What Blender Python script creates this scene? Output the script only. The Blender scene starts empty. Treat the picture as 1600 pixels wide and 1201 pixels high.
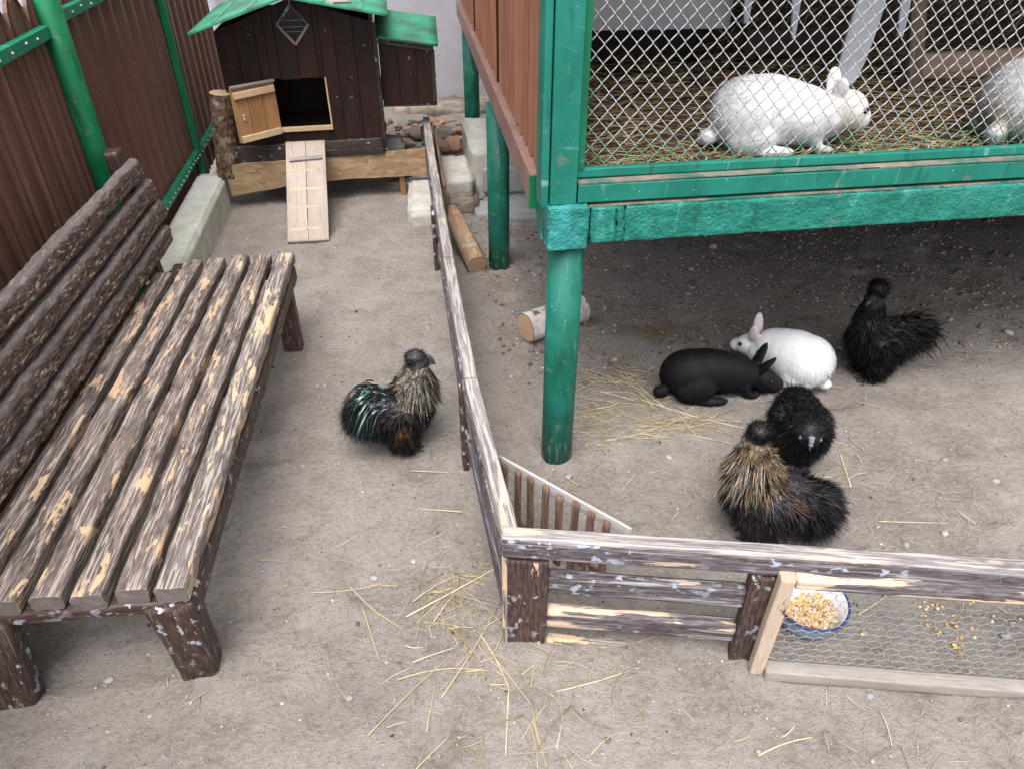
import bpy, bmesh, math, random
import numpy as np
from mathutils import Vector, Matrix, Euler
R = math.radians
random.seed(7); RG = np.random.default_rng(7)
S = bpy.context.scene
COL = S.collection

# ------------------------------------------------------------------ camera, sky, sun, exposure
CAMP = (-0.416, -1.796, 1.6); PITCH = 35.5; YAW = -8.5; FPX = 1150.0
cam = bpy.data.objects.new('camera', bpy.data.cameras.new('camera')); COL.objects.link(cam)
cam.location = CAMP; cam.rotation_euler = (R(90-PITCH), 0, R(YAW))
cam.data.sensor_width = 36; cam.data.lens = FPX/1600*36; cam.data.clip_start = .02; cam.data.clip_end = 500
S.camera = cam
W = bpy.data.worlds.new('World'); S.world = W; W.use_nodes = True
wn = W.node_tree; bg = wn.nodes['Background']
sky = wn.nodes.new('ShaderNodeTexSky'); sky.sky_type = 'NISHITA'; sky.sun_disc = False
SUN_EL, SUN_AZ = 65, 198          # azimuth: compass-like, from +Y clockwise
sky.sun_elevation = R(SUN_EL); sky.sun_rotation = R(SUN_AZ); sky.air_density = 1.0; sky.dust_density = 5.0; sky.ozone_density = .6
hs = wn.nodes.new('ShaderNodeHueSaturation'); hs.inputs['Saturation'].default_value = .32
wn.links.new(sky.outputs[0], hs.inputs['Color']); wn.links.new(hs.outputs[0], bg.inputs['Color'])
bg.inputs['Strength'].default_value = .15
sun = bpy.data.objects.new('sun', bpy.data.lights.new('sun', 'SUN')); COL.objects.link(sun)
sun.data.energy = 1.0; sun.data.angle = R(40); sun.data.color = (1, .985, .965)
sun.rotation_euler = (R(90-SUN_EL), 0, R(180-SUN_AZ)); sun.location = (0, -2, 5)
VS = S.view_settings; VS.view_transform = 'Standard'; VS.look = 'None'; VS.gamma = 1; VS.use_curve_mapping = False
VS.exposure = 1.2

# ------------------------------------------------------------------ helpers
_c, _s = math.cos(R(PITCH)), math.sin(R(PITCH)); _y = R(-YAW)
def ray(px, py):
    u = (px-800)/FPX; v = -(py-600.5)/FPX
    x, y, z = u, _c+v*_s, -_s+v*_c
    return Vector((x*math.cos(_y)+y*math.sin(_y), -x*math.sin(_y)+y*math.cos(_y), z))
def gp(px, py, z=0.0):
    """point of the place at height z that the photograph shows at this pixel"""
    r = ray(px, py); t = (z-CAMP[2])/r.z
    return Vector(CAMP)+r*t

def _h(ix, iy, iz, seed):
    h = (ix.astype(np.int64)*374761393 + iy.astype(np.int64)*668265263 + iz.astype(np.int64)*2147483647 + seed*974634777) & 0xffffffff
    h = ((h ^ (h >> 13))*1274126177) & 0xffffffff
    h = ((h ^ (h >> 16))*2246822519) & 0xffffffff
    return ((h ^ (h >> 15)) & 0xffff)/65535.0
def vnoise(x, y, z, seed=0):
    ix, iy, iz = np.floor(x), np.floor(y), np.floor(z)
    fx, fy, fz = x-ix, y-iy, z-iz
    fx, fy, fz = [f*f*(3-2*f) for f in (fx, fy, fz)]
    r = 0
    for dx in (0, 1):
        for dy in (0, 1):
            for dz in (0, 1):
                w = (fx if dx else 1-fx)*(fy if dy else 1-fy)*(fz if dz else 1-fz)
                r = r + w*_h(ix+dx, iy+dy, iz+dz, seed)
    return r*2-1
def fbm(x, y, z, seed=0, o=3):
    r = 0; a = 1; t = 0
    for k in range(o):
        r = r+a*vnoise(x*2**k, y*2**k, z*2**k, seed+k*17); t += a; a *= .5
    return r/t

def np_mesh(name, V, faces, smooth=True, col=None):
    me = bpy.data.meshes.new(name)
    V = np.asarray(V, dtype=np.float32).reshape(-1, 3)
    me.vertices.add(len(V)); me.vertices.foreach_set('co', V.ravel())
    tot = sum(f.size for f in faces); n = sum(len(f) for f in faces)
    me.loops.add(tot); me.polygons.add(n)
    me.loops.foreach_set('vertex_index', np.concatenate([f.ravel() for f in faces]).astype(np.int32))
    st = []; k = 0
    for f in faces:
        st.append(k+np.arange(len(f))*f.shape[1]); k += f.size
    me.polygons.foreach_set('loop_start', np.concatenate(st).astype(np.int32))
    me.update(calc_edges=True)
    me.polygons.foreach_set('use_smooth', np.full(n, smooth))
    if col is not None:
        a = me.color_attributes.new('Col', 'FLOAT_COLOR', 'POINT')
        c = np.ones((len(V), 4), np.float32); c[:, :3] = col
        a.data.foreach_set('color', c.ravel())
    me.validate()
    return me

def wm(o):
    m = Matrix.LocRotScale(o.location, o.rotation_euler, o.scale)
    return (wm(o.parent) @ m) if o.parent else m
def link(name, me, mat=None, parent=None, M=None, label=None, cat=None, group=None, kind=None):
    o = bpy.data.objects.new(name, me); COL.objects.link(o)
    if me is not None and mat is not None and not me.materials: me.materials.append(mat)
    M = M or Matrix()
    if parent is not None:
        o.parent = parent; M = wm(parent).inverted() @ M
    l, r, s = M.decompose(); o.location = l; o.rotation_euler = r.to_euler(); o.scale = s
    if label: o['label'] = label
    if cat: o['category'] = cat
    if group: o['group'] = group
    if kind: o['kind'] = kind
    return o
def thing(name, label, cat, loc=(0, 0, 0), rz=0, group=None):
    return link(name, None, None, None, Matrix.Translation(loc) @ Matrix.Rotation(rz, 4, 'Z'), label, cat, group)

def frame(p0, p1, up=(0, 0, 1)):
    p0 = Vector(p0); p1 = Vector(p1); X = (p1-p0); L = X.length; X.normalize()
    U = Vector(up); Y = U.cross(X)
    if Y.length < 1e-4: Y = Vector((0, 1, 0)).cross(X)
    Y.normalize(); Z = X.cross(Y)
    M = Matrix(((X.x, Y.x, Z.x, p0.x), (X.y, Y.y, Z.y, p0.y), (X.z, Y.z, Z.z, p0.z), (0, 0, 0, 1)))
    return M, L
SEED = [0]
def slab_mesh(name, L, w, t, b=None, ds=None, wob=0, rel=0, relf=(14, 120), nw=None, nt=None, wobf=5., taper=1., relmode='ridge', bow=0):
    SEED[0] += 1; sd = SEED[0]
    if b is None: b = min(w, t)*.12
    if ds is None: ds = L if not (wob or rel or bow) else .02
    seg = max(1, int(round(L/ds)))
    nw = nw or (max(2, int(w/.006)) if rel else 2); nt = nt or (max(2, int(t/.006)) if rel else 2)
    a, c = w/2-b, t/2-b
    ring = []
    def arc(cx, cy, a0):
        for k in range(1, 3): ring.append((cx+b*math.cos(a0+k*math.pi/6), cy+b*math.sin(a0+k*math.pi/6)))
    for k in range(nt+1): ring.append((w/2, -c+2*c*k/nt))
    arc(a, c, 0)
    for k in range(nw+1): ring.append((a-2*a*k/nw, t/2))
    arc(-a, c, math.pi/2)
    for k in range(nt+1): ring.append((-w/2, c-2*c*k/nt))
    arc(-a, -c, math.pi)
    for k in range(nw+1): ring.append((-a+2*a*k/nw, -t/2))
    arc(a, -c, 1.5*math.pi)
    ring = np.array(ring); K = len(ring)
    xs = np.linspace(0, L, seg+1)
    X = np.repeat(xs, K); Y = np.tile(ring[:, 0], seg+1); Z = np.tile(ring[:, 1], seg+1)
    nrm = ring/np.maximum(np.abs(ring/np.array([w/2, t/2])).max(1)[:, None], 1e-6)
    ny = np.tile(np.where(np.abs(ring[:, 0])/(w/2) > np.abs(ring[:, 1])/(t/2), np.sign(ring[:, 0]), 0), seg+1)
    nz = np.tile(np.where(np.abs(ring[:, 0])/(w/2) > np.abs(ring[:, 1])/(t/2), 0, np.sign(ring[:, 1])), seg+1)
    tp = 1+(taper-1)*X/L
    Y0, Z0 = Y.copy(), Z.copy()
    Y = Y*tp; Z = Z*tp
    if wob:
        Y = Y+np.sign(Y0)*wob*fbm(X*wobf, np.sign(Y0)*7.3, 0*X, sd, 3)*np.minimum(1, np.abs(Y0)/(w*.35))
        Z = Z+wob*.5*fbm(X*wobf*.8, np.sign(Z0)*3.3, 0*X+5, sd+3, 2)
    if rel:
        n = fbm(X*relf[0], Y0*relf[1], Z0*relf[1], sd+9, 3)
        d = (1-np.abs(n)*2.2) if relmode == 'ridge' else n
        Y = Y+ny*d*rel; Z = Z+nz*d*rel
        e = (X < 1e-6) | (X > L-1e-6)
        X = X+np.where(e, 0, 0)+np.where(X < 1e-6, -1, np.where(X > L-1e-6, 1, 0))*0
        X[e] += rel*1.5*vnoise(Y0[e]*90, Z0[e]*90, X[e]*3, sd)
    if bow: Z = Z+bow*np.sin(math.pi*X/L)
    V = np.stack([X, Y, Z], 1)
    i = np.arange(seg)[:, None]*K; j = np.arange(K)[None, :]; j2 = (j+1) % K
    q = np.stack([i+j, i+j2, i+K+j2, i+K+j], 2).reshape(-1, 4)[:, ::-1]
    # orientation: ring is counter-clockwise seen from +X
    q = q[:, ::-1]
    c0 = np.arange(K)[::-1][None, :]; c1 = (seg*K+np.arange(K))[None, :]
    sm = bool(wob or rel or bow)
    me = np_mesh(name, V, [q, c0, c1], sm)
    n = len(q); me.polygons[n].use_smooth = False; me.polygons[n+1].use_smooth = False
    return me
def slab(name, p0, p1, w, t, mat, parent=None, up=(0, 0, 1), meta=None, cap=None, **k):
    M, L = frame(p0, p1, up)
    if cap:
        me = slab_mesh(name, L, w, t, **k); me.materials.append(mat); me.materials.append(cap); n = len(me.polygons)
        me.polygons[n-1].material_index = me.polygons[n-2].material_index = 1
        return link(name, me, mat, parent, M, **(meta or {}))
    return link(name, slab_mesh(name, L, w, t, **k), mat, parent, M, **(meta or {}))
def tube_np(pts, r, n=8, closed=False, caps=True):
    pts = np.asarray(pts, float); N = len(pts)
    r = np.broadcast_to(np.asarray(r, float), (N,))
    T = np.gradient(pts, axis=0); T /= np.linalg.norm(T, axis=1)[:, None]+1e-12
    ref = np.array([0, 0, 1.]) if abs(T[:, 2]).mean() < .85 else np.array([0, 1., 0])
    U = np.cross(T, ref); U /= np.linalg.norm(U, axis=1)[:, None]+1e-12; Vv = np.cross(T, U)
    a = np.arange(n)*2*math.pi/n
    V = pts[:, None, :]+r[:, None, None]*(np.cos(a)[None, :, None]*U[:, None, :]+np.sin(a)[None, :, None]*Vv[:, None, :])
    V = V.reshape(-1, 3)
    i = np.arange(N-1)[:, None]*n; j = np.arange(n)[None, :]; j2 = (j+1) % n
    q = np.stack([i+j, i+j2, i+n+j2, i+n+j], 2).reshape(-1, 4)[:, ::-1]
    cp = [np.arange(n)[None, :], ((N-1)*n+np.arange(n)[::-1])[None, :]] if caps else []
    return V, q, cp
def tube(name, pts, r, mat, parent=None, n=10, meta=None, caps=True, smooth=True):
    pts = np.asarray(pts, float); o0 = pts[0].copy()
    V, q, cp = tube_np(pts-o0, r, n, caps=caps)
    me = np_mesh(name, V, [q]+cp, smooth)
    if caps and smooth:
        for k in (len(q), len(q)+1): me.polygons[k].use_smooth = False
    return link(name, me, mat, parent, Matrix.Translation(o0), **(meta or {}))
class Join:
    """collects arrays of quads / tris and their colours into ONE mesh"""
    def __init__(s): s.V = []; s.F = {}; s.C = []; s.n = 0
    def add(s, V, faces, col=None):
        V = np.asarray(V, float).reshape(-1, 3)
        for f in faces: s.F.setdefault(f.shape[1], []).append(f+s.n)
        s.V.append(V); s.n += len(V)
        if col is not None: s.C.append(np.broadcast_to(np.asarray(col, float), V.shape))
    def mesh(s, name, smooth=True, normals=None):
        me = np_mesh(name, np.concatenate(s.V), [np.concatenate(f) for f in s.F.values()], smooth, np.concatenate(s.C) if s.C else None)
        if normals is not None and len(normals) == len(me.vertices): me.normals_split_custom_set_from_vertices(normals)
        return me
def box_np(x0, x1, y0, y1, z0, z1):
    V = np.array([(x, y, z) for x in (x0, x1) for y in (y0, y1) for z in (z0, z1)], float)
    F = np.array([(0, 1, 3, 2), (4, 6, 7, 5), (0, 4, 5, 1), (2, 3, 7, 6), (0, 2, 6, 4), (1, 5, 7, 3)])
    return V, F
def rough_block(name, x0, x1, y0, y1, z0, z1, mat, parent=None, rz=0, amp=.008, bev=.015, meta=None, top=1., res=.02, M=None):
    """cast block: subdivided box with chipped edges"""
    SEED[0] += 1
    bm = bmesh.new(); cx, cy, cz = (x0+x1)/2, (y0+y1)/2, z0
    bmesh.ops.create_cube(bm, size=1)
    bmesh.ops.bevel(bm, geom=bm.edges[:], offset=bev/max(min(x1-x0, y1-y0, z1-z0), 1e-3)*.7, segments=2, affect='EDGES')
    bmesh.ops.scale(bm, vec=(x1-x0, y1-y0, z1-z0), verts=bm.verts)
    bmesh.ops.translate(bm, vec=(0, 0, (z1-z0)/2), verts=bm.verts)
    for _ in range(6):
        es = [e for e in bm.edges if e.calc_length() > res*1.7]
        if not es or len(bm.verts) > 12000: break
        bmesh.ops.subdivide_edges(bm, edges=es, cuts=1, use_grid_fill=True)
    bmesh.ops.triangulate(bm, faces=bm.faces)
    me = bpy.data.meshes.new(name); bm.to_mesh(me); bm.free()
    n = len(me.vertices); co = np.empty(n*3, np.float32); me.vertices.foreach_get('co', co); co = co.reshape(-1, 3).astype(float)
    sd = SEED[0]*5
    for k in range(3): co[:, k] += amp*fbm(co[:, 0]*22, co[:, 1]*22, co[:, 2]*22, sd+k*50, 3)
    if top != 1.:
        f = 1+(top-1)*np.clip(co[:, 2]/(z1-z0), 0, 1); co[:, 0] *= f; co[:, 1] *= f
    me.vertices.foreach_set('co', co.astype(np.float32).ravel()); me.update()
    me.polygons.foreach_set('use_smooth', np.full(len(me.polygons), True))
    MM = M or (Matrix.Translation((cx, cy, cz)) @ Matrix.Rotation(rz, 4, 'Z'))
    return link(name, me, mat, parent, MM, **(meta or {}))

# ------------------------------------------------------------------ materials
class G:
    def __init__(s, name):
        s.m = bpy.data.materials.new(name); s.m.use_nodes = True; s.t = s.m.node_tree
        s.b = s.t.nodes['Principled BSDF']; s.b.inputs['Roughness'].default_value = .8
        s.b.inputs['Specular IOR Level'].default_value = .3
    def n(s, typ, ins=None, **props):
        nd = s.t.nodes.new(typ)
        for k, v in props.items(): setattr(nd, k, v)
        for k, v in (ins or {}).items():
            if hasattr(v, 'is_output'): s.t.links.new(v, nd.inputs[k])
            else: nd.inputs[k].default_value = v
        return nd
    def coords(s, scale=(1, 1, 1), rand=True, world=False):
        v = s.n('ShaderNodeNewGeometry').outputs['Position'] if world else s.n('ShaderNodeTexCoord').outputs['Object']
        if rand and not world:
            r = s.n('ShaderNodeObjectInfo').outputs['Random']
            m = s.n('ShaderNodeMath', {0: r, 1: 53.}, operation='MULTIPLY').outputs[0]
            v = s.n('ShaderNodeVectorMath', {0: v, 1: m}, operation='ADD').outputs[0]
        return s.n('ShaderNodeVectorMath', {0: v, 1: scale}, operation='MULTIPLY').outputs[0]
    def noise(s, vec, scale=5, detail=4, rough=.55, dist=0):
        return s.n('ShaderNodeTexNoise', {'Vector': vec, 'Scale': scale, 'Detail': detail, 'Roughness': rough, 'Distortion': dist}).outputs['Fac']
    def voro(s, vec, scale=5, feature='F1', out='Distance'):
        return s.n('ShaderNodeTexVoronoi', {'Vector': vec, 'Scale': scale}, feature=feature).outputs[out]
    def ramp(s, fac, stops):
        nd = s.n('ShaderNodeValToRGB', {'Fac': fac}); r = nd.color_ramp
        while len(r.elements) < len(stops): r.elements.new(.5)
        for e, (p, c) in zip(r.elements, stops):
            e.position = p; e.color = (c, c, c, 1) if isinstance(c, (int, float)) else (*c, 1)
        return nd.outputs['Color']
    def mask(s, fac, lo, hi): return s.ramp(fac, [(lo, 0), (hi, 1)] if lo < hi else [(hi, 1), (lo, 0)])
    def mix(s, f, a, b, mode='MIX'):
        nd = s.n('ShaderNodeMix', data_type='RGBA', blend_type=mode)
        for i, v in ((0, f), (6, a), (7, b)):
            if hasattr(v, 'is_output'): s.t.links.new(v, nd.inputs[i])
            elif i == 0: nd.inputs[0].default_value = v
            else: nd.inputs[i].default_value = (*v, 1)
        return nd.outputs[2]
    def mul(s, a, b): return s.n('ShaderNodeMath', {0: a, 1: b}, operation='MULTIPLY').outputs[0]
    def add(s, a, b): return s.n('ShaderNodeMath', {0: a, 1: b}, operation='ADD').outputs[0]
    def color(s, c): s.t.links.new(c, s.b.inputs['Base Color'])
    def bump(s, h, dist=.002, strength=1.):
        nd = s.n('ShaderNodeBump', {'Height': h, 'Distance': dist, 'Strength': strength})
        s.t.links.new(nd.outputs[0], s.b.inputs['Normal'])
    def rough(s, v):
        if hasattr(v, 'is_output'): s.t.links.new(v, s.b.inputs['Roughness'])
        else: s.b.inputs['Roughness'].default_value = v

def painted_wood(name, paint, paint2, streak, bare, smask=(.52, .62), bmask=(.6, .63), fleck=.0, fx=(5, 90), bx=(7, 26), rough=.6, fleckcol=(.52, .55, .62), bump=.0025, worn=None):
    g = G(name); c = g.coords((fx[0], fx[1], fx[1])); n1 = g.noise(c, 1, 5, .6, .6)
    c2 = g.coords((bx[0], bx[1], bx[1])); n2 = g.noise(c2, 1, 5, .62, .3)
    n3 = g.noise(g.coords((30, 160, 160)), 1, 3)
    base = g.mix(g.mask(g.noise(g.coords((3, 9, 9)), 1, 4), .35, .65), paint, paint2)
    base = g.mix(g.mul(g.mask(n3, .4, .7), .35), base, streak)
    m1 = g.mask(n1, *smask); base = g.mix(g.mul(m1, .85), base, streak)
    m2 = g.mask(n2, *bmask)
    barec = g.mix(g.mask(n1, .35, .65), tuple(x*.72 for x in bare), bare)
    base = g.mix(m2, base, barec)
    if worn:                     # upper edge greyed: rubbed paint, plus its lit top painted in
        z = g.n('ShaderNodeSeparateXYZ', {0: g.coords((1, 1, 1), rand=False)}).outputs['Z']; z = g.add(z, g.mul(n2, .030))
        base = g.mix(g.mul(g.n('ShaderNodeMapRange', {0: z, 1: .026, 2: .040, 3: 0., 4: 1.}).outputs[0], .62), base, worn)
    if fleck:
        v = g.noise(g.coords((34, 50, 50)), 1, 4, .55, .2); big = g.mask(g.noise(g.coords((6, 6, 6)), 1, 2), .42, .6)
        f = g.mul(g.mask(v, 1-fleck, 1-fleck+.04), big)
        base = g.mix(f, base, fleckcol)
    g.color(base)
    h = g.add(g.mul(n1, .8), g.mul(n3, .35)); h = g.add(h, g.mul(m2, -.35))
    g.bump(h, bump, .9); g.rough(g.ramp(n1, [(.3, rough-.1), (.7, rough+.2)]))
    return g.m
MT = {}
MT['bench_seat'] = painted_wood('bench_seat', (.115, .090, .082), (.050, .036, .032), (.37, .305, .27), (.56, .39, .24), (.52, .57), (.585, .60), fx=(9, 170), bx=(7, 26), bump=.003)
MT['bench_bare'] = painted_wood('bench_bare', (.115, .092, .086), (.07, .055, .05), (.38, .33, .30), (.60, .44, .29), (.50, .57), (.53, .55), fx=(9, 150), bx=(5.5, 26))
MT['bench_back'] = painted_wood('bench_back', (.030, .017, .013), (.060, .040, .034), (.38, .29, .23), (.54, .39, .26), (.575, .60), (.645, .655), fx=(26, 130), bx=(16, 40), rough=.42, bump=.004, worn=(.17, .15, .15))  # the worn grey also paints in the lit tops of the slats
MT['bench_leg'] = painted_wood('bench_leg', (.045, .023, .017), (.028, .016, .014), (.16, .12, .10), (.42, .28, .17), (.60, .68), (.72, .74), fleck=.41, fx=(5, 90), rough=.42, fleckcol=(.36, .37, .43))
MT['fence_rail'] = painted_wood('fence_rail', (.075, .060, .066), (.045, .028, .028), (.30, .29, .31), (.62, .47, .36), (.53, .62), (.64, .66), fleck=.43, fx=(4, 120), bx=(4, 30), fleckcol=(.36, .40, .50))
MT['fence_half'] = painted_wood('fence_half', (.075, .060, .066), (.05, .032, .032), (.30, .29, .31), (.64, .48, .36), (.53, .62), (.50, .52), fleck=.38, fx=(4, 120), bx=(2.2, 22), fleckcol=(.36, .40, .50))
MT['fence_top'] = painted_wood('fence_top', (.20, .18, .185), (.13, .115, .12), (.45, .41, .39), (.54, .44, .36), (.46, .57), (.56, .6), fleck=.3, fx=(6, 150), bx=(5, 44), fleckcol=(.42, .44, .5))
MT['fence_dark'] = painted_wood('fence_dark', (.05, .024, .02), (.032, .018, .017), (.2, .16, .15), (.55, .40, .28), (.6, .7), (.68, .70), fleck=.42, fx=(4, 80), bx=(6, 26))
MT['raw_wood'] = painted_wood('raw_wood', (.43, .37, .32), (.31, .26, .22), (.27, .22, .19), (.56, .43, .30), (.52, .72), (.62, .7), fx=(5, 120), rough=.7, bump=.001)
MT['grey_wood'] = painted_wood('grey_wood', (.31, .28, .255), (.24, .215, .20), (.15, .13, .12), (.44, .36, .28), (.52, .7), (.6, .7), fx=(4, 100), rough=.75)
MT['stile_wood'] = painted_wood('stile_wood', (.48, .38, .29), (.42, .33, .25), (.30, .24, .19), (.10, .07, .055), (.55, .72), (.62, .65), fx=(6, 60), rough=.75)
MT['pale_strip'] = painted_wood('pale_strip', (.44, .42, .41), (.38, .36, .35), (.30, .28, .27), (.62, .56, .50), (.55, .7), (.6, .7), fx=(4, 100))
MT['inner_board'] = painted_wood('inner_board', (.42, .29, .21), (.34, .22, .16), (.24, .15, .10), (.5, .36, .26), (.55, .7), (.62, .7), fx=(5, 90))
MT['picket'] = painted_wood('picket', (.13, .075, .05), (.085, .05, .036), (.24, .17, .13), (.4, .3, .2), (.5, .65), (.68, .72), fx=(6, 160))
MT['coop_plank'] = painted_wood('coop_plank', (.009, .006, .006), (.030, .009, .006), (.045, .022, .016), (.25, .17, .11), (.6, .75), (.76, .78), fleck=.32, fx=(3, 40), rough=.42, fleckcol=(.3, .28, .27), bump=.0008)
MT['coop_trim'] = painted_wood('coop_trim', (.018, .012, .012), (.035, .02, .018), (.13, .11, .11), (.3, .2, .13), (.58, .7), (.74, .77), fleck=.38, fx=(3, 60), rough=.45, fleckcol=(.4, .38, .38))
MT['door_wood'] = painted_wood('door_wood', (.36, .19, .08), (.27, .14, .06), (.17, .09, .045), (.45, .32, .18), (.56, .75), (.62, .72), fx=(5, 60), rough=.65, bump=.0008)
MT['batten'] = painted_wood('batten', (.56, .40, .24), (.46, .33, .2), (.3, .22, .15), (.6, .45, .3), (.58, .75), (.6, .7), fx=(4, 120), rough=.7, bump=.0006)

def green_paint(name, c1, c2, dust=(.22, .42, .36), rough=.35, bumpy=0., dustm=(.6, .72), fleck=True):
    g = G(name); o = g.coords(); n = g.noise(o, 9, 4); f = g.noise(o, 60, 3)
    base = g.mix(g.mask(n, .4, .62), c1, c2)
    base = g.mix(g.mul(g.mask(g.noise(g.coords((30, 30, 6)), 1, 4), *dustm), .55), base, dust)
    if fleck: base = g.mix(g.mask(g.noise(o, 130, 2), .74, .77), base, (.5, .6, .56))
    w_ = g.n('ShaderNodeNewGeometry').outputs['Position']
    drip = g.noise(g.n('ShaderNodeVectorMath', {0: w_, 1: (26, 26, 5)}, operation='MULTIPLY').outputs[0], 1, 4, .6)
    base = g.mix(g.mul(g.mask(drip, .56, .66), .55), base, tuple(x*.5 for x in c1))
    grit = g.noise(w_, 16, 6, .72)
    base = g.mix(g.mul(g.mask(grit, .60, .68), .5), base, (.16, .17, .13))
    zz = g.n('ShaderNodeSeparateXYZ', {0: w_}).outputs['Z']
    low = g.n('ShaderNodeMapRange', {0: g.add(zz, g.mul(grit, .5)), 1: .44, 2: .30, 3: 0., 4: 1.}).outputs[0]
    scr_ = g.noise(g.n('ShaderNodeVectorMath', {0: w_, 1: (90, 90, 22)}, operation='MULTIPLY').outputs[0], 1, 4, .6)
    base = g.mix(g.mul(low, g.mul(g.mask(scr_, .52, .62), .6)), base, (.30, .38, .34))
    g.color(base); g.rough(g.ramp(g.add(n, g.mul(drip, .2)), [(.35, rough), (.8, rough+.3)]))
    h = g.noise(o, 95 if bumpy else 14, 4, .6)
    g.bump(g.add(h, g.mul(f, .3)), .008*bumpy if bumpy else .0012, 1.)
    return g.m
MT['turq'] = green_paint('turquoise_paint', (.007, .135, .097), (.010, .170, .128))
MT['turq_pipe'] = green_paint('turquoise_pipe', (.005, .095, .060), (.009, .140, .103), dust=(.22, .36, .31), dustm=(.62, .76))
MT['turq_dark'] = green_paint('green_inner_frame', (.004, .12, .055), (.005, .15, .07), fleck=False)
MT['turq_rough'] = green_paint('turquoise_roughcast', (.008, .145, .105), (.016, .20, .16), bumpy=1., rough=.3, dust=(.08, .36, .34))
MT['turq_light'] = green_paint('light_turquoise_roughcast', (.016, .19, .165), (.035, .27, .26), bumpy=1., rough=.3, dust=(.15, .45, .45))
MT['fence_green'] = green_paint('fence_green', (.004, .135, .050), (.006, .17, .07), rough=.4, fleck=False, dust=(.05, .27, .15))
MT['fence_rail_green'] = green_paint('fence_rail_green', (.008, .17, .085), (.012, .22, .12), rough=.4, dust=(.1, .33, .25))
def metal_sheet(name, c1, c2, line, rough=.4):
    g = G(name); n = g.noise(g.coords((4, 4, 1.2)), 2, 5)
    base = g.mix(g.mask(n, .38, .62), c1, c2)
    base = g.mix(g.mul(g.mask(g.noise(g.coords((160, 160, 3)), 1, 3), .52, .75), .35), base, line)
    base = g.mix(g.mask(g.noise(g.coords((25, 25, 12)), 3, 3), .72, .76), base, (.35, .27, .22))
    g.color(base); g.rough(g.ramp(n, [(.3, rough), (.7, rough+.2)])); g.bump(g.noise(g.coords((9, 9, 2)), 1, 2), .002, .5)
    return g.m
MT['brown_metal'] = metal_sheet('brown_metal', (.108, .052, .036), (.135, .066, .046), (.26, .17, .15), .38)
MT['brown_panel'] = metal_sheet('brown_panel', (.20, .085, .052), (.26, .12, .075), (.40, .25, .17), .4)
MT['brown_trim'] = metal_sheet('brown_trim', (.19, .105, .085), (.25, .15, .125), (.32, .24, .22), .38)
def roof_green():
    g = G('roof_green'); o = g.coords((4, 14, 14)); n = g.noise(o, 1.5, 5)
    base = g.mix(g.mask(n, .35, .65), (.026, .205, .115), (.055, .285, .175))
    base = g.mix(g.mul(g.mask(g.noise(g.coords(), 6, 4), .48, .66), .8), base, (.045, .08, .055))
    g.color(base); g.bump(g.noise(g.coords((8, 90, 90)), 1, 4), .0015, .7); g.rough(.55); return g.m
MT['roof_green'] = roof_green()
def concrete(name, c1, c2, stain=(.12, .13, .07), st=.0, sc=12, bump=.004):
    g = G(name); o = g.coords(); n = g.noise(o, sc, 6, .65)
    base = g.mix(g.mask(n, .35, .65), c1, c2)
    base = g.mix(g.mask(g.noise(o, 70, 3), .66, .74), base, tuple(x*.45 for x in c1))
    if st: base = g.mix(g.mul(g.mask(g.noise(o, 4, 5, .7), .45, .62), st), base, stain)
    g.color(base); g.bump(g.add(n, g.mul(g.noise(o, 160, 3), .3)), bump, 1.); g.rough(.9); return g.m
MT['curb'] = concrete('curb_concrete', (.48, .475, .44), (.60, .595, .56), (.26, .31, .15), .5)
MT['block'] = concrete('pale_concrete', (.43, .41, .375), (.54, .52, .485), (.30, .26, .22), .45)
MT['cement'] = concrete('smooth_cement', (.26, .27, .28), (.33, .34, .35), (.2, .2, .2), .3, 5, .002)
MT['rubble'] = concrete('rubble_stone', (.20, .16, .13), (.34, .29, .25), (.1, .07, .05), .7)
def stucco():
    g = G('stucco'); o = g.coords(rand=False); n = g.noise(o, 2.5, 4)
    base = g.mix(g.mask(n, .35, .65), (.40, .385, .43), (.46, .445, .49))
    g.color(base); g.bump(g.noise(o, 110, 3, .6), .006, 1.); g.rough(.9); return g.m
MT['stucco'] = stucco()
def osb():
    g = G('osb'); o = g.coords((14, 38, 38)); v = g.n('ShaderNodeTexVoronoi', {'Vector': o, 'Scale': 1.6}).outputs['Color']
    sep = g.n('ShaderNodeSeparateColor', {0: v}).outputs[0]
    base = g.ramp(sep, [(0, (.26, .155, .08)), (.5, (.34, .225, .125)), (1, (.42, .31, .19))])
    base = g.mix(g.mul(g.mask(g.noise(g.coords(), 7, 5), .4, .62), .6), base, (.24, .17, .11))
    g.color(base); g.bump(sep, .001, .6); return g.m
MT['osb'] = osb()
def bark(name, c1, c2, c3, sc=(18, 40)):
    g = G(name); o = g.coords((sc[0], sc[1], sc[1])); v = g.voro(o, 1.); n = g.noise(o, 1.2, 5, .65, .5)
    base = g.mix(g.mask(n, .4, .6), c1, c2); base = g.mix(g.mask(g.noise(g.coords(), 22, 4), .55, .64), base, c3)
    g.color(base); g.bump(g.add(v, n), .008, 1.); g.rough(.95); return g.m
MT['bark'] = bark('bark', (.075, .045, .03), (.17, .105, .065), (.23, .20, .18))
MT['smooth_bark'] = bark('smooth_bark', (.34, .23, .15), (.28, .17, .10), (.36, .30, .24), (6, 14))
MT['birch_bark'] = bark('birch_bark', (.60, .57, .55), (.50, .44, .41), (.16, .10, .08), (30, 12))
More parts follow.
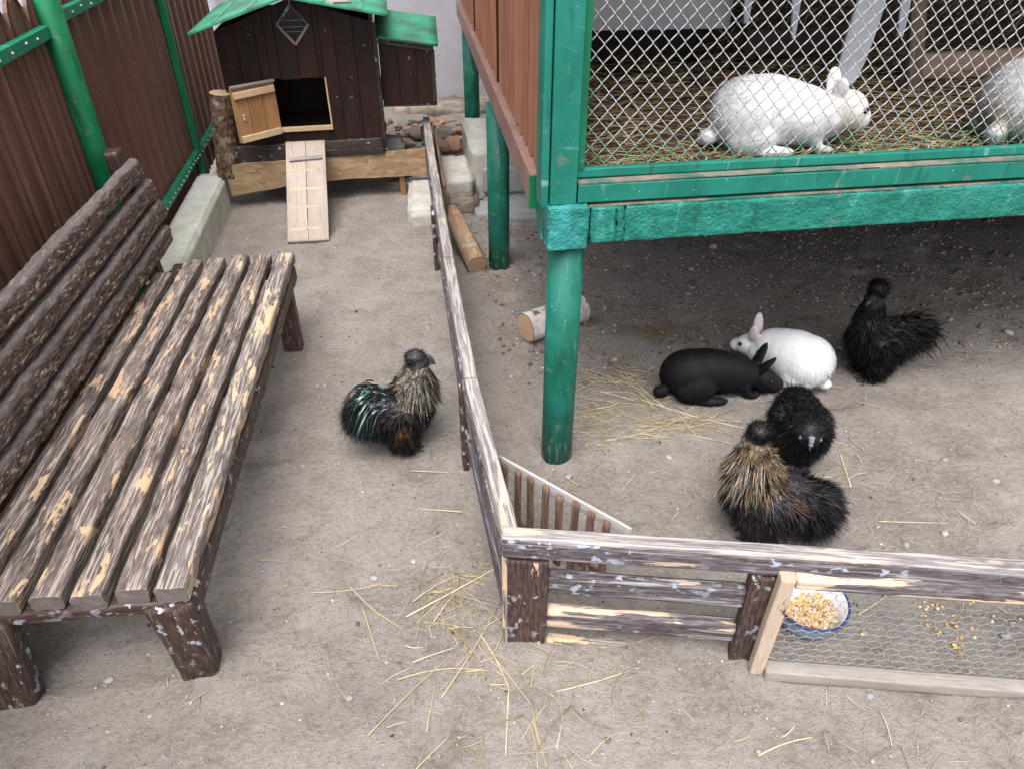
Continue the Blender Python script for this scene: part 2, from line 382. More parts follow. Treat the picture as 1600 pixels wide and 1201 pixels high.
def endgrain():
    g = G('cut_wood'); o = g.coords(rand=False)
    w = g.n('ShaderNodeTexWave', {'Vector': o, 'Scale': 45, 'Distortion': 1.2, 'Detail': 3}, wave_type='RINGS', rings_direction='X').outputs['Fac']
    base = g.mix(w, (.40, .26, .16), (.52, .37, .24)); g.color(base); g.bump(w, .0006, .5); return g.m
MT['cut_wood'] = endgrain()
def attr_mat(name, rough=.8, sheen=0., spec=.3, trans=0):
    g = G(name); a = g.n('ShaderNodeAttribute', attribute_name='Col').outputs['Color']; g.color(a); g.rough(rough)
    g.b.inputs['Specular IOR Level'].default_value = spec
    if sheen: g.b.inputs['Sheen Weight'].default_value = sheen
    return g.m
MT['straw'] = attr_mat('straw', .6); MT['fur'] = attr_mat('fur', .65, 0, .25); MT['feather'] = attr_mat('feather', .5, 0, .4)
MT['sickle'] = attr_mat('sickle', .28, 0, .6); MT['stone'] = attr_mat('stone', .85); MT['corn'] = attr_mat('corn', .4, 0, .5)
def flat(name, c, rough=.5, metal=0, var=.15, sc=40):
    g = G(name); n = g.noise(g.coords(), sc, 3)
    g.color(g.mix(n, tuple(x*(1-var) for x in c), tuple(min(1, x*(1+var)) for x in c))); g.rough(rough); g.b.inputs['Metallic'].default_value = metal; return g.m
MT['black'] = flat('eye_black', (.01, .01, .012), .12); MT['beak'] = flat('beak', (.05, .055, .065), .35); MT['comb'] = flat('comb', (.17, .16, .19), .6, 0, .4, 160)
MT['skin'] = flat('bird_skin', (.05, .05, .06), .55); MT['screw'] = flat('zinc_screw', (.42, .43, .42), .4, .6); MT['zinc'] = flat('zinc_sheet', (.42, .44, .46), .45, .35, .12, 8)
MT['cloth'] = flat('pale_cloth', (.55, .57, .62), .9); MT['bowl_white'] = flat('bowl_white', (.82, .83, .86), .35, 0, .03); MT['bowl_blue'] = flat('bowl_blue', (.035, .05, .17), .35)
MT['bowl_out'] = flat('bowl_pale_blue', (.25, .33, .42), .4); MT['netting'] = flat('netting_wire', (.42, .42, .41), .5, .5); MT['dust'] = concrete('dusty_ledge', (.15, .125, .10), (.26, .22, .18), (.01, .11, .08), 1., 22)
MT['slat_end'] = flat('slat_end', (.135, .115, .108), .85, 0, .35, 60); MT['dark_wood'] = flat('dark_inner_wood', (.05, .033, .024), .9, 0, .5, 12); MT['roof_felt'] = flat('roof_felt', (.06, .06, .06), .9)
MT['latch'] = flat('latch_metal', (.5, .5, .52), .35, .8); MT['red_plank'] = flat('under_rail', (.03, .02, .018), .8)
def wire_mat():
    g = G('chain_wire'); p = g.n('ShaderNodeNewGeometry').outputs['Position']; s = g.n('ShaderNodeSeparateXYZ', {0: p})
    n = g.noise(p, 7, 3)
    zz = g.add(s.outputs['Z'], g.mul(n, .12)); xx = g.add(s.outputs['X'], g.mul(n, .07))
    mz = g.n('ShaderNodeMapRange', {0: zz, 1: 1.10, 2: 1.05, 3: 0., 4: 1.}).outputs[0]
    mx = g.n('ShaderNodeMapRange', {0: xx, 1: .10, 2: .07, 3: 0., 4: 1.}).outputs[0]
    m = g.n('ShaderNodeMath', {0: mz, 1: mx}, operation='MAXIMUM').outputs[0]
    mm = g.mul(m, g.mask(g.noise(p, 60, 2), .3, .5))
    g.color(g.mix(mm, (.40, .41, .43), (.045, .20, .12))); g.rough(.45); g.t.links.new(g.mul(g.n('ShaderNodeMath', {0: 1., 1: m}, operation='SUBTRACT').outputs[0], .35), g.b.inputs['Metallic']); return g.m
MT['chain'] = wire_mat()
def soil():
    g = G('soil'); p = g.coords(world=True)
    big = g.noise(p, 1.3, 5, .6); mid = g.noise(p, 7, 5, .6); fine = g.noise(p, 60, 5, .7); gr = g.noise(p, 260, 3, .7)
    base = g.mix(g.mask(big, .42, .58), (.345, .305, .275), (.275, .240, .212))
    base = g.mix(g.mul(g.mask(mid, .5, .68), .55), base, (.39, .352, .325))
    base = g.mix(g.mul(g.mask(mid, .5, .34), .5), base, (.195, .165, .140))
    base = g.mix(g.mul(g.mask(fine, .42, .70), .45), base, (.43, .395, .37))
    base = g.mix(g.mul(g.mask(fine, .46, .28), .55), base, (.17, .14, .115))
    base = g.mix(g.mul(g.mask(gr, .72, .78), .6), base, (.46, .42, .38))
    base = g.mix(g.mask(gr, .30, .25), base, (.10, .08, .065))
    g.color(base)
    h = g.add(g.mul(mid, 1.0), g.add(g.mul(fine, .75), g.mul(gr, .35))); g.bump(h, .022, 1.); g.rough(.95); return g.m
MT['soil'] = soil()
#BUILD
# ------------------------------------------------------------------ ground
def ground_h(x, y):
    h = .010*fbm(x*1.7, y*1.7, 0*x, 3, 3)+.008*fbm(x*9, y*9, 0*x, 11, 4)+.0045*fbm(x*38, y*38, 0*x, 21, 3)
    foot = vnoise(x*6.5, y*6.5, 0*x, 77); h = h-.014*np.clip(foot-.52, 0, 1)/.3
    for (mx, my, mr) in ((0, 0, .075), (0, 1.39, .075), (-.99, -.64, .09), (-1.41, -.62, .10), (-.90, .78, .07), (-.21, -.68, .07), (.31, -.80, .07)):
        h = h+.014*np.exp(-((x-mx)**2+(y-my)**2)/mr**2)*(1+.6*fbm(x*30, y*30, 0*x, 61, 2))
    bank = np.clip((y-2.62)/1.1, 0, 1)*np.clip((x+1.5)/.5, 0, 1)*np.clip((.55-x)/.4, 0, 1)
    h = h+bank*(.14+.03*fbm(x*7, y*7, 0*x, 31, 3))
    return h
def gh(x, y): return float(ground_h(np.array([x], float), np.array([y], float))[0])
def axis(lo, a, b, hi, fine):
    return np.unique(np.concatenate([np.linspace(lo, a, 30), np.arange(a, b, fine), np.linspace(b, hi, 30)]))
gx = axis(-60, -2.0, 2.4, 60, .011); gy = axis(-50, -1.35, 3.95, 60, .011)
GX, GY = np.meshgrid(gx, gy, indexing='ij'); Vg = np.stack([GX.ravel(), GY.ravel(), ground_h(GX.ravel(), GY.ravel())], 1)
nx_, ny_ = len(gx), len(gy); ii = (np.arange(nx_-1)[:, None]*ny_+np.arange(ny_-1)[None, :]).ravel()
link('ground', np_mesh('ground', Vg, [np.stack([ii, ii+ny_, ii+ny_+1, ii+1], 1)]), MT['soil'], kind='structure')

# ------------------------------------------------------------------ stuccoed wall behind the coop
wl = slab('rendered_wall', (-3.5, 3.97, 1.35), (5.0, 3.97, 1.35), .14, 3.1, MT['stucco'], meta=dict(label='pale lavender grey stuccoed house wall behind the chicken coop', cat='wall'), b=.01)

# ------------------------------------------------------------------ brown sheet metal fence with green posts
FX = -1.60
fence = thing('metal_picket_fence', 'brown metal picket fence with green posts and rails along the left side', 'fence', (FX, 1.0, 0))
def picket_mesh():
    w = .148; ys = [-w/2, -w/2+.005, -w/2+.010, -.030, -.024, -.019, .019, .024, .030, w/2-.010, w/2-.005, w/2]
    xs = [.0, .011, .0, .0, .010, .013, .013, .010, .0, .0, .011, .0]
    zt = 1.20; V = []; rows = [0.0, .6, 1.12, 1.16, 1.185, 1.2]
    sc = [1, 1, 1, .86, .6, .25]
    for t in (0, -.0012):
        for z, s in zip(rows, sc):
            for y, x in zip(ys, xs): V.append((x+t, y*s, z))
    n = len(ys); m = len(rows); F = []
    for L in (0, 1):
        for i in range(m-1):
            for j in range(n-1):
                a = L*n*m+i*n+j; q = (a, a+1, a+n+1, a+n); F.append(q if L == 0 else q[::-1])
    return np_mesh('picket', V, [np.array(F)], False)
pm = picket_mesh(); pm.materials.append(MT['brown_metal'])
y = -1.9; k = 0
while y < 3.84:
    link('picket', pm, None, fence, Matrix.Translation((FX+random.uniform(-.003, .003), y, .05+random.uniform(-.004, .004))) @ Matrix.Rotation(R(random.uniform(-.35, .35)), 4, 'X')); y += .152; k += 1
tube('post', [(FX+.045, 1.16, -.1), (FX+.045, 1.16, .7), (FX+.045, 1.16, 1.75)], .042, MT['fence_green'], fence, 20)
slab('post', (FX+.03, 2.62, -.1), (FX+.03, 2.62, 1.6), .048, .035, MT['fence_green'], fence, up=(1, 0, 0))
tube('post', [(FX+.045, -.6, -.1), (FX+.045, -.6, .7), (FX+.045, -.6, 1.75)], .042, MT['fence_green'], fence, 20)
def rail(y0, y1, z0, z1=None, sp=.1):
    z1 = z1 or z0
    slab('rail', (FX+.028, y0, z0), (FX+.028, y1, z1), .03, .040, MT['fence_rail_green'], fence, b=.003)
    r = []
    for q in np.arange(y0+.05, y1-.02, sp):
        zz = z0+(z1-z0)*(q-y0)/(y1-y0)+random.uniform(-.006, .006)
        r.append((FX+.043, q+random.uniform(-.008, .008), zz))
    return r
scr = rail(-.55, 1.12, 1.115, 1.125)+rail(1.22, 2.6, 1.15, 1.155)+rail(2.66, 3.8, 1.15)+rail(-.5, 3.8, .235, None, .062)
sm = bpy.data.meshes.new('screw'); bm = bmesh.new(); bmesh.ops.create_cone(bm, cap_ends=True, segments=8, radius1=.0062, radius2=.004, depth=.007); bmesh.ops.rotate(bm, verts=bm.verts, matrix=Matrix.Rotation(R(90), 3, 'Y')); bm.to_mesh(sm); bm.free(); sm.materials.append(MT['screw'])
for p in scr: link('screw', sm, None, fence, Matrix.Translation((p[0]+.002, p[1], p[2])))

# concrete curb by the fence
rough_block('concrete_curb', -1.555, -1.40, 1.14, 2.46, -.06, .175, MT['curb'], amp=.004, bev=.012, res=.018, meta=dict(label='mossy grey concrete kerb beside the brown fence, behind the bench', cat='kerb'))

# ------------------------------------------------------------------ chicken coop
coop = thing('chicken_coop', 'dark brown wooden chicken coop with green gabled roof and open little door', 'coop', (-.91, 2.4, .27), 0)
CF = 2.40; CB = 2.98; cx0, cx1 = -1.297, -.517; zb = .27
def eave(x): return 1.055-.30*abs(x+.905)-.03*(x < -.905)*abs(x+.905)/.4
npl = 8; pw = (cx1-cx0)/npl
def wall_plank(x0, x1, z0, z1a, z1b, y, mat, root=None, th=.016, name='plank'):
    J = []; b = .0015
    V = [(x0+b, y-th, z0), (x1-b, y-th, z0), (x1-b, y-th, z1b), (x0+b, y-th, z1a), (x0+b, y, z0), (x1-b, y, z0), (x1-b, y, z1b), (x0+b, y, z1a)]
    # local frame: X = up so that grain runs upward
    M = Matrix(((0, 1, 0, x0), (0, 0, 1, y), (1, 0, 0, z0), (0, 0, 0, 1)))
    Mi = M.inverted(); V = [tuple(Mi @ Vector(v)) for v in V]
    F = np.array([(0, 1, 2, 3), (5, 4, 7, 6), (4, 0, 3, 7), (1, 5, 6, 2), (3, 2, 6, 7), (4, 5, 1, 0)])
    return link(name, np_mesh(name, V, [F], False), mat, root or coop, M)
dx0, dx1, dz0, dz1 = -1.055, -.785, .405, .665
for i in range(npl):
    a, b_ = cx0+i*pw, cx0+(i+1)*pw; yo = CF+random.uniform(-.0025, .0025)
    # cut planks around the doorway and the lozenge window
    xs = [a]+[v for v in (dx0, dx1) if a < v < b_]+[b_]
    for u, v in zip(xs[:-1], xs[1:]):
        m = (u+v)/2; top = (eave(u)-.012, eave(v)-.012)
        if dx0 < m < dx1: wall_plank(u, v, zb+.02, dz0-.002, dz0-.002, yo, MT['coop_plank']); lo = dz1+random.uniform(-.004, .004)
        else: lo = zb+.02
        wall_plank(u, v, lo, *top, yo, MT['coop_plank'])
nm_ = sm.copy(); nm_.name = 'nail'; nm_.materials[0] = MT['slat_end']
for i in range(npl):        # nail heads
    for z in (zb+.115, eave(cx0+pw*(i+.5))-.055):
        for d in (.3, .7):
            x = cx0+pw*(i+d)
            if (dx0-.02 < x < dx1+.02 and dz0-.02 < z < dz1+.02) or random.random() < .35: continue
            link('nail', nm_, None, coop, Matrix.Translation((x, CF-.020, z+random.uniform(-.006, .006))) @ Matrix.Rotation(R(90), 4, 'Z') @ Matrix.Scale(.42, 4))
for (x, nm) in ((cx0+.008, 'side_wall'), (cx1-.008, 'side_wall')):
    slab(nm, (x, (CF+CB)/2, zb), (x, (CF+CB)/2, eave(x)-.012), CB-CF-.004, .016, MT['coop_plank'], coop, up=(1, 0, 0))
slab('back_wall', ((cx0+cx1)/2, CB, zb), ((cx0+cx1)/2, CB, .93), cx1-cx0, .016, MT['coop_plank'], coop, up=(0, 1, 0))
slab('floor_board', (cx0+.02, (CF+CB)/2, zb+.06), (cx1-.02, (CF+CB)/2, zb+.06), CB-CF-.03, .02, MT['dark_wood'], coop)
slab('corner_post', (cx1+.006, CF+.0, zb+.001), (cx1+.006, CF+.0, eave(cx1)-.02), .03, .022, MT['coop_trim'], coop, up=(0, 1, 0))
slab('base_board', (cx0-.02, CF-.032, .292), (cx1+.004, CF-.032, .305), .028, .085, MT['coop_trim'], coop, b=.004, ds=.03, wob=.002)
slab('door_sill', (dx0-.03, CF-.024, dz0+.004), (dx1+.008, CF-.024, dz0+.008), .02, .024, MT['batten'], coop)
slab('doorway_frame', (dx1+.004, CF-.019, dz0+.02), (dx1+.002, CF-.019, dz1+.004), .008, .008, MT['batten'], coop, up=(0, 1, 0))
# lozenge window: frame, black sheet painting in its dark inside, grille
wx, wz, wr = -.905, .925, .084
lz = [(wx, wz+wr*1.05), (wx+wr*.92, wz), (wx, wz-wr*1.1), (wx-wr*.92, wz)]
win = link('window', np_mesh('window', [(p[0], CF-.0185, p[1]) for p in lz]+[(p[0], CF-.0165, p[1]) for p in lz], [np.array([(3, 2, 1, 0), (4, 5, 6, 7)]), np.array([(0, 1, 5, 4), (1, 2, 6, 5), (2, 3, 7, 6), (3, 0, 4, 7)])], False), MT['black'], coop)
for i in range(4):
    p, q = lz[i], lz[(i+1) % 4]
    slab('window_frame', (p[0], CF-.024, p[1]), (q[0], CF-.024, q[1]), .013, .018, MT['grey_wood'] if i in (1, 2) else MT['fence_rail'], win, up=(0, -1, 0))
for i, z in enumerate((wz+.018, wz-.012, wz-.034)):
    h = (wr-abs(z-wz))*.86; tube('grille_wire', [(wx-h, CF-.021, z), (wx, CF-.021, z), (wx+h, CF-.021, z)], .0013, MT['netting'], win, 5)
# roof
def roof_sheet(xe, ze, xr, zr, name='roof_panel'):
    M, L = frame((xr, 2.62, zr), (xe, 2.62, ze)); return link(name, slab_mesh(name, L, .88, .012, ds=.05, wob=.003), MT['roof_green'], coop, M)
roof_sheet(-1.372, .925, -.905, 1.072); roof_sheet(-.430, .985, -.905, 1.0725)
for (xe, ze, sgn) in ((-1.372, .925, -1), (-.430, .985, 1)):
    for t in (.36, .74):
        x = -.905+(xe+.905)*t; z = 1.072+(ze-1.072)*t+.0085
        slab('roof_seam', (x, 2.185, z), (x, 3.055, z), .022, .003, MT['roof_green'], coop, up=(-(ze-1.072)/abs(xe+.905)*sgn, 0, 1), ds=.03, wob=.0015, b=.001)
slab('ridge_batten', (-.70, 2.20, 1.042), (-.62, 2.33, 1.024), .045, .018, MT['raw_wood'], coop, up=(.15, 0, 1))
# open door, hinged at its left jamb and swung outwards
hx, hy = dx0+.002, CF-.024; ang = R(215); ddx, ddy = math.cos(ang), math.sin(ang); fx_, fy_ = hx+.24*ddx, hy+.24*ddy
nd = Vector((-ddy, ddx, 0))
if nd.y > 0: nd = -nd
door = slab('door', (hx+.12*ddx, hy+.12*ddy, dz0-.015), (hx+.12*ddx, hy+.12*ddy, dz1-.005), .24, .014, MT['door_wood'], coop, up=nd)
for i in range(3):
    t = .04+.08*i; slab('board', (hx+t*ddx+nd.x*.010, hy+t*ddy+nd.y*.010, dz0-.012), (hx+t*ddx+nd.x*.010, hy+t*ddy+nd.y*.010, dz1-.008), .077, .006, MT['door_wood'], door, up=nd)
for z in (dz0+.008, dz1-.034):
    slab('batten', (hx+.01*ddx+nd.x*.021, hy+.01*ddy+nd.y*.021, z), (hx+.235*ddx+nd.x*.021, hy+.235*ddy+nd.y*.021, z-.004), .032, .015, MT['batten'], door, up=nd)
slab('batten', (hx+.0*ddx+nd.x*.014, hy+.0*ddy+nd.y*.014, dz1+.002), (hx+.24*ddx+nd.x*.014, hy+.24*ddy+nd.y*.014, dz1+.002), .02, .012, MT['grey_wood'], door)
for dz in (0, .018): 
    bm = bmesh.new(); bmesh.ops.create_uvsphere(bm, u_segments=8, v_segments=6, radius=.008); bmesh.ops.scale(bm, vec=(1, .6, 1.3), verts=bm.verts); me = bpy.data.meshes.new('latch'); bm.to_mesh(me); bm.free()
    link('latch', me, MT['latch'], door, Matrix.Translation((hx+.2*ddx+nd.x*.017, hy+.2*ddy+nd.y*.017, dz0+.10+dz)))
# nest box on the right side
ax0, ax1, aY0, aY1 = cx1+.022, -.205, 2.46, 2.86
nw_ = [ax0+(ax1-ax0)*k/3 for k in range(4)]
for u, v in zip(nw_[:-1], nw_[1:]): wall_plank(u, v, .505, .845-.13*(u-ax0), .845-.13*(v-ax0), aY0, MT['coop_plank'], name='nest_box_plank')
slab('nest_box_back', (ax0, aY0+.012, .66), (ax1-.01, aY0+.012, .64), .012, .28, MT['dark_wood'], coop)
slab('nest_box_side', (ax1-.008, (aY0+aY1)/2, .505), (ax1-.008, (aY0+aY1)/2, .80), aY1-aY0-.004, .016, MT['coop_plank'], coop, up=(1, 0, 0))
slab('nest_box_floor', (ax0, (aY0+aY1)/2-.01, .498), (ax1+.004, (aY0+aY1)/2-.01, .494), aY1-aY0, .022, MT['coop_trim'], coop, b=.005)
slab('nest_box_trim', (ax0, aY0-.022, .83), (ax1-.01, aY0-.022, .785), .012, .03, MT['coop_trim'], coop)
slab('nest_box_trim', (ax1-.006, aY0-.022, .51), (ax1-.006, aY0-.022, .775), .02, .012, MT['coop_trim'], coop, up=(0, 1, 0))
M = Matrix.Translation(((ax0+ax1)/2+.012, 2.575, .865)) @ Euler((R(14), R(8.5), 0)).to_matrix().to_4x4() @ Matrix.Translation((-.17, 0, 0))
link('nest_box_roof', slab_mesh('nest_box_roof', .335, .34, .012, ds=.05, wob=.002), MT['roof_green'], coop, M)
# the board and the stakes that carry the coop
sup = thing('support_board', 'stained chipboard strip propping up the chicken coop', 'board', (-.83, 2.36, .1))
J = slab_mesh('panel', 1.09, .012, .165, ds=.02, nt=6)
n = len(J.vertices); co = np.empty(n*3, np.float32); J.vertices.foreach_get('co', co); co = co.reshape(-1, 3)
co[:, 2] += np.where(co[:, 2] < 0, .034*np.sin(co[:, 0]/1.09*math.pi*.9)-.006+.004*vnoise(co[:, 0]*9., 0*co[:, 0], 0*co[:, 0], 4), 0); J.vertices.foreach_set('co', co.ravel()); J.update()
link('panel', J, MT['osb'], sup, frame((-1.375, 2.345, .160), (-.285, 2.385, .190))[0])
for x in (-.43, -.95): slab('stake', (x, 2.41, -.03), (x, 2.41, .24), .03, .03, MT['door_wood'], sup, up=(0, 1, 0))
slab('joist', (-1.28, 2.46, .245), (-.5, 2.46, .25), .05, .045, MT['dark_wood'], sup)
slab('joist', (-1.28, 2.92, .245), (-.5, 2.92, .25), .05, .045, MT['dark_wood'], sup)
slab('stake', (-1.2, 2.9, -.03), (-1.2, 2.9, .22), .04, .04, MT['dark_wood'], sup, up=(0, 1, 0))
slab('stake', (-.56, 2.9, .0), (-.56, 2.9, .22), .04, .04, MT['dark_wood'], sup, up=(0, 1, 0))
# ramp
ramp = thing('coop_ramp', 'pale two-plank wooden ramp leaning from the sand up to the coop', 'ramp', (-.93, 1.8, 0))
r0, r1 = Vector((-.927, 1.80, .0)), Vector((-.928, 2.325, .345)); up = (r1-r0).cross(Vector((1, 0, 0))); up = up if up.z > 0 else -up; up.normalize()
for sx in (-1, 1): slab('plank', r0+Vector((sx*.052, 0, 0))+up*.012, r1+Vector((sx*.052, 0, 0))+up*.012, .102, .022, MT['raw_wood'] if sx < 0 else MT['raw_wood'], ramp, up=up, b=.002, ds=.02, wob=.0022)
def on_ramp(t, x): return r0+(r1-r0)*t+Vector((x, 0, 0))+up*.029
slab('cleat', on_ramp(.80, -.085), on_ramp(.815, .085), .022, .014, MT['grey_wood'], ramp, up=up)
for t in (.12, .33, .51, .70): slab('cleat_mark', on_ramp(t, -.088)-up*.006, on_ramp(t, .088 if t > .4 else .05)-up*.006, .016, .0012, MT['stile_wood'], ramp, up=up)
slab('cleat', r0+(r1-r0)*.5+Vector((-.09, 0, 0))-up*.008, r0+(r1-r0)*.5+Vector((.09, 0, 0))-up*.008, .04, .015, MT['grey_wood'], ramp, up=up)

# ------------------------------------------------------------------ logs
def log(name, p0, p1, r0_, r1_, matb, label, n=48, rel=.006, seg=60, ell=1., bend=0):
    M, L = frame(p0, p1, (.13, .2, 1)); t = thing(name, label, 'log', p0)
    SEED[0] += 1; sd = SEED[0]; xs = np.linspace(0, L, seg); a = np.arange(n)*2*math.pi/n
    XX, AA = np.meshgrid(xs, a, indexing='ij'); rr = r0_+(r1_-r0_)*XX/L
    rr = rr*(1+.07*fbm(XX*5, np.cos(AA)*1.3, np.sin(AA)*1.3, sd))
    bk = fbm(XX*22, np.cos(AA)*6, np.sin(AA)*6, sd+4, 3); rr = rr+rel*(1-2*np.abs(bk))-rel
    V = np.stack([XX, rr*np.cos(AA), rr*np.sin(AA)*ell+bend*np.sin(math.pi*XX/L)], 2).reshape(-1, 3)
    i = np.arange(seg-1)[:, None]*n; j = np.arange(n)[None, :]; j2 = (j+1) % n
    q = np.stack([i+j, i+j2, i+n+j2, i+n+j], 2).reshape(-1, 4)
    link('bark', np_mesh('bark', V, [q]), matb, t, M)
    for k, (xx, s) in enumerate(((0, -1), (L, 1))):
        ring = V[:n] if k == 0 else V[-n:]; ring = ring.copy(); ring[:, 1:] *= .955; ring[:, 0] = 0
        V2 = np.concatenate([ring, ring*[1, .55, .55]+[s*.0015, 0, 0], [[s*.001, 0, 0]]]); jj = np.arange(n); jn = (jj+1) % n
        F4 = np.stack([jj, jn, jn+n, jj+n], 1); F3 = np.stack([jj+n, jn+n, np.full(n, 2*n)], 1)
        if s < 0: F4 = F4[:, ::-1]; F3 = F3[:, ::-1]
        link('cut_face', np_mesh('cut_face', V2, [F4, F3]), MT['cut_wood'], t, M @ Matrix.Translation((xx+s*.001, 0, 0)))
    return t
log('upright_log', (-1.375, 2.39, .172), (-1.325, 2.38, .61), .066, .060, MT['bark'], 'rough barked log standing on end beside the open coop door', rel=.010, seg=90, n=64)
log('leaning_log', (-.112, 1.345, .042), (-.205, 1.70, .17), .052, .043, MT['smooth_bark'], 'smooth brown log leaning against the low fence beside the green pipe', rel=.0015, bend=.006)
log('birch_log', (.015, .72, .058), (.275, .85, .058), .062, .060, MT['birch_bark'], 'short birch log lying behind the front green pipe', rel=.0025)

# ------------------------------------------------------------------ masonry between coop and hutch
rough_block('concrete_block', -.405, -.235, 1.93, 2.50, -.03, .085, MT['block'], rz=R(-3), meta=dict(label='worn white concrete block lying on the sand left of the low fence', cat='block'), bev=.02, amp=.010)
rough_block('concrete_block', -.215, -.03, 2.20, 2.62, -.03, .155, MT['block'], meta=dict(label='low cream concrete block between the fence and the tall block', cat='block'), bev=.02, amp=.010)
rough_block('concrete_pedestal', -.03, .33, 2.30, 2.98, -.03, .27, MT['block'], meta=dict(label='tall whitewashed concrete pedestal behind the middle green pipe', cat='block'), bev=.02, amp=.007)
rough_block('cement_footing', -.045, .42, 1.93, 2.285, -.03, .035, MT['cement'], meta=dict(label='smooth grey cement footing at the foot of the tall pedestal', cat='footing'), bev=.02, amp=.010)
rough_block('cement_patch', .03, .34, 2.255, 2.305, -.02, .23, MT['cement'], meta=dict(label='grey cement plaster on the front of the tall pedestal', cat='plaster'), bev=.015, amp=.006, res=.015)
rough_block('rough_mortar', -.21, -.02, 2.08, 2.22, -.03, .075, MT['rubble'], meta=dict(label='crumbly mortar lump below the cream concrete block', cat='mortar'), bev=.02, amp=.02)
rough_block('masonry_ledge', -.45, .55, 3.60, 3.90, .02, .165, MT['rubble'], meta=dict(label='crumbling masonry ledge at the foot of the stuccoed wall', cat='ledge'), bev=.02, amp=.022)
rough_block('dark_brick', -.52, -.40, 2.60, 2.72, .02, .26, MT['cement'], meta=dict(label='dark grey block standing under the nest box', cat='block'), bev=.02, amp=.008)
def rock_np(r, sd, sub=1):
    bm = bmesh.new(); bmesh.ops.create_icosphere(bm, subdivisions=sub, radius=1.); V = np.array([v.co[:] for v in bm.verts]); F = np.array([[v.index for v in f.verts] for f in bm.faces]); bm.free()
    return V, F
ICO1, ICOF1 = rock_np(1, 0, 1); ICO2, ICOF2 = rock_np(1, 0, 2)
def scatter(J, pts, sizes, cols, base=(ICO1, ICOF1), flat_=.65, sink=.25):
    V0, F0 = base; nv = len(V0); N = len(pts)
    if not N: return
    sc = sizes[:, None]*RG.uniform(.6, 1.2, (N, 3)); sc[:, 2] *= flat_
    jit = 1+RG.uniform(-.22, .22, (N, nv, 1)); V = V0[None]*jit*sc[:, None, :]
    a = RG.uniform(0, 6.28, N); ca, sa = np.cos(a)[:, None], np.sin(a)[:, None]
    x = V[:, :, 0]*ca-V[:, :, 1]*sa; y = V[:, :, 0]*sa+V[:, :, 1]*ca
    V = np.stack([x+pts[:, 0, None], y+pts[:, 1, None], V[:, :, 2]+pts[:, 2, None]+(sc[:, 2]*(1-2*sink))[:, None]], 2)
    F = F0[None]+(np.arange(N)*nv)[:, None, None]
    J.add(V.reshape(-1, 3), [F.reshape(-1, 3)], np.repeat(cols, nv, 0))
def gcols(N, pal):
    p = np.array(pal)[RG.integers(0, len(pal), N)]; return p*RG.uniform(.75, 1.15, (N, 1))
def gpts(N, x0, x1, y0, y1):
    P = np.stack([RG.uniform(x0, x1, N), RG.uniform(y0, y1, N)], 1); return np.concatenate([P, ground_h(P[:, 0], P[:, 1])[:, None]], 1)
PAL = [(.34, .29, .25), (.28, .24, .20), (.40, .36, .32), (.20, .165, .14), (.32, .27, .23), (.27, .27, .27)]
J = Join(); N = 26000; P = gpts(N, -1.5, 2.2, -1.1, 3.0); scatter(J, P, RG.gamma(2.2, .0007, N)+.0009, gcols(N, PAL))
N = 6500; P = gpts(N, -.1, 2.9, .35, 2.3); scatter(J, P, RG.gamma(2.5, .0019, N)+.001, gcols(N, [(.28, .235, .205), (.14, .11, .095), (.38, .34, .31), (.18, .15, .135), (.32, .26, .22)]))
N = 170; P = gpts(N, -1.4, 1.9, -1.1, 2.6); scatter(J, P, RG.gamma(3, .0011, N)+.0025, gcols(N, [(.34, .32, .30), (.30, .31, .33), (.36, .33, .30), (.28, .26, .24)]), (ICO2, ICOF2))
link('gravel', J.mesh('gravel', True), MT['stone'], label='small grit and gravel strewn over the sandy ground', cat='gravel', kind='stuff')
J2 = Join(); N = 180; P = gpts(N, -1.2, 1.8, -1.0, 1.6); scatter(J2, P, RG.gamma(4, .0007, N)+.001, gcols(N, [(.06, .045, .03), (.10, .08, .055), (.045, .04, .03), (.16, .12, .08)]), (ICO2, ICOF2), .6, .1)
link('droppings', J2.mesh('droppings', True), MT['stone'], label='small dark droppings and crumbs of dirt spread over the yard', cat='droppings', kind='stuff')
J = Join(); N = 150; P = gpts(N, -.52, .0, 2.62, 3.5); scatter(J, P, RG.gamma(2, .013, N)+.006, gcols(N, [(.30, .22, .16), (.22, .16, .13), (.4, .35, .3), (.33, .2, .13), (.15, .12, .1)]), (ICO2, ICOF2), .6, .2)
link('rubble', J.mesh('rubble', False), MT['stone'], label='heap of broken brick and stone rubble under the nest box', cat='rubble', kind='stuff')
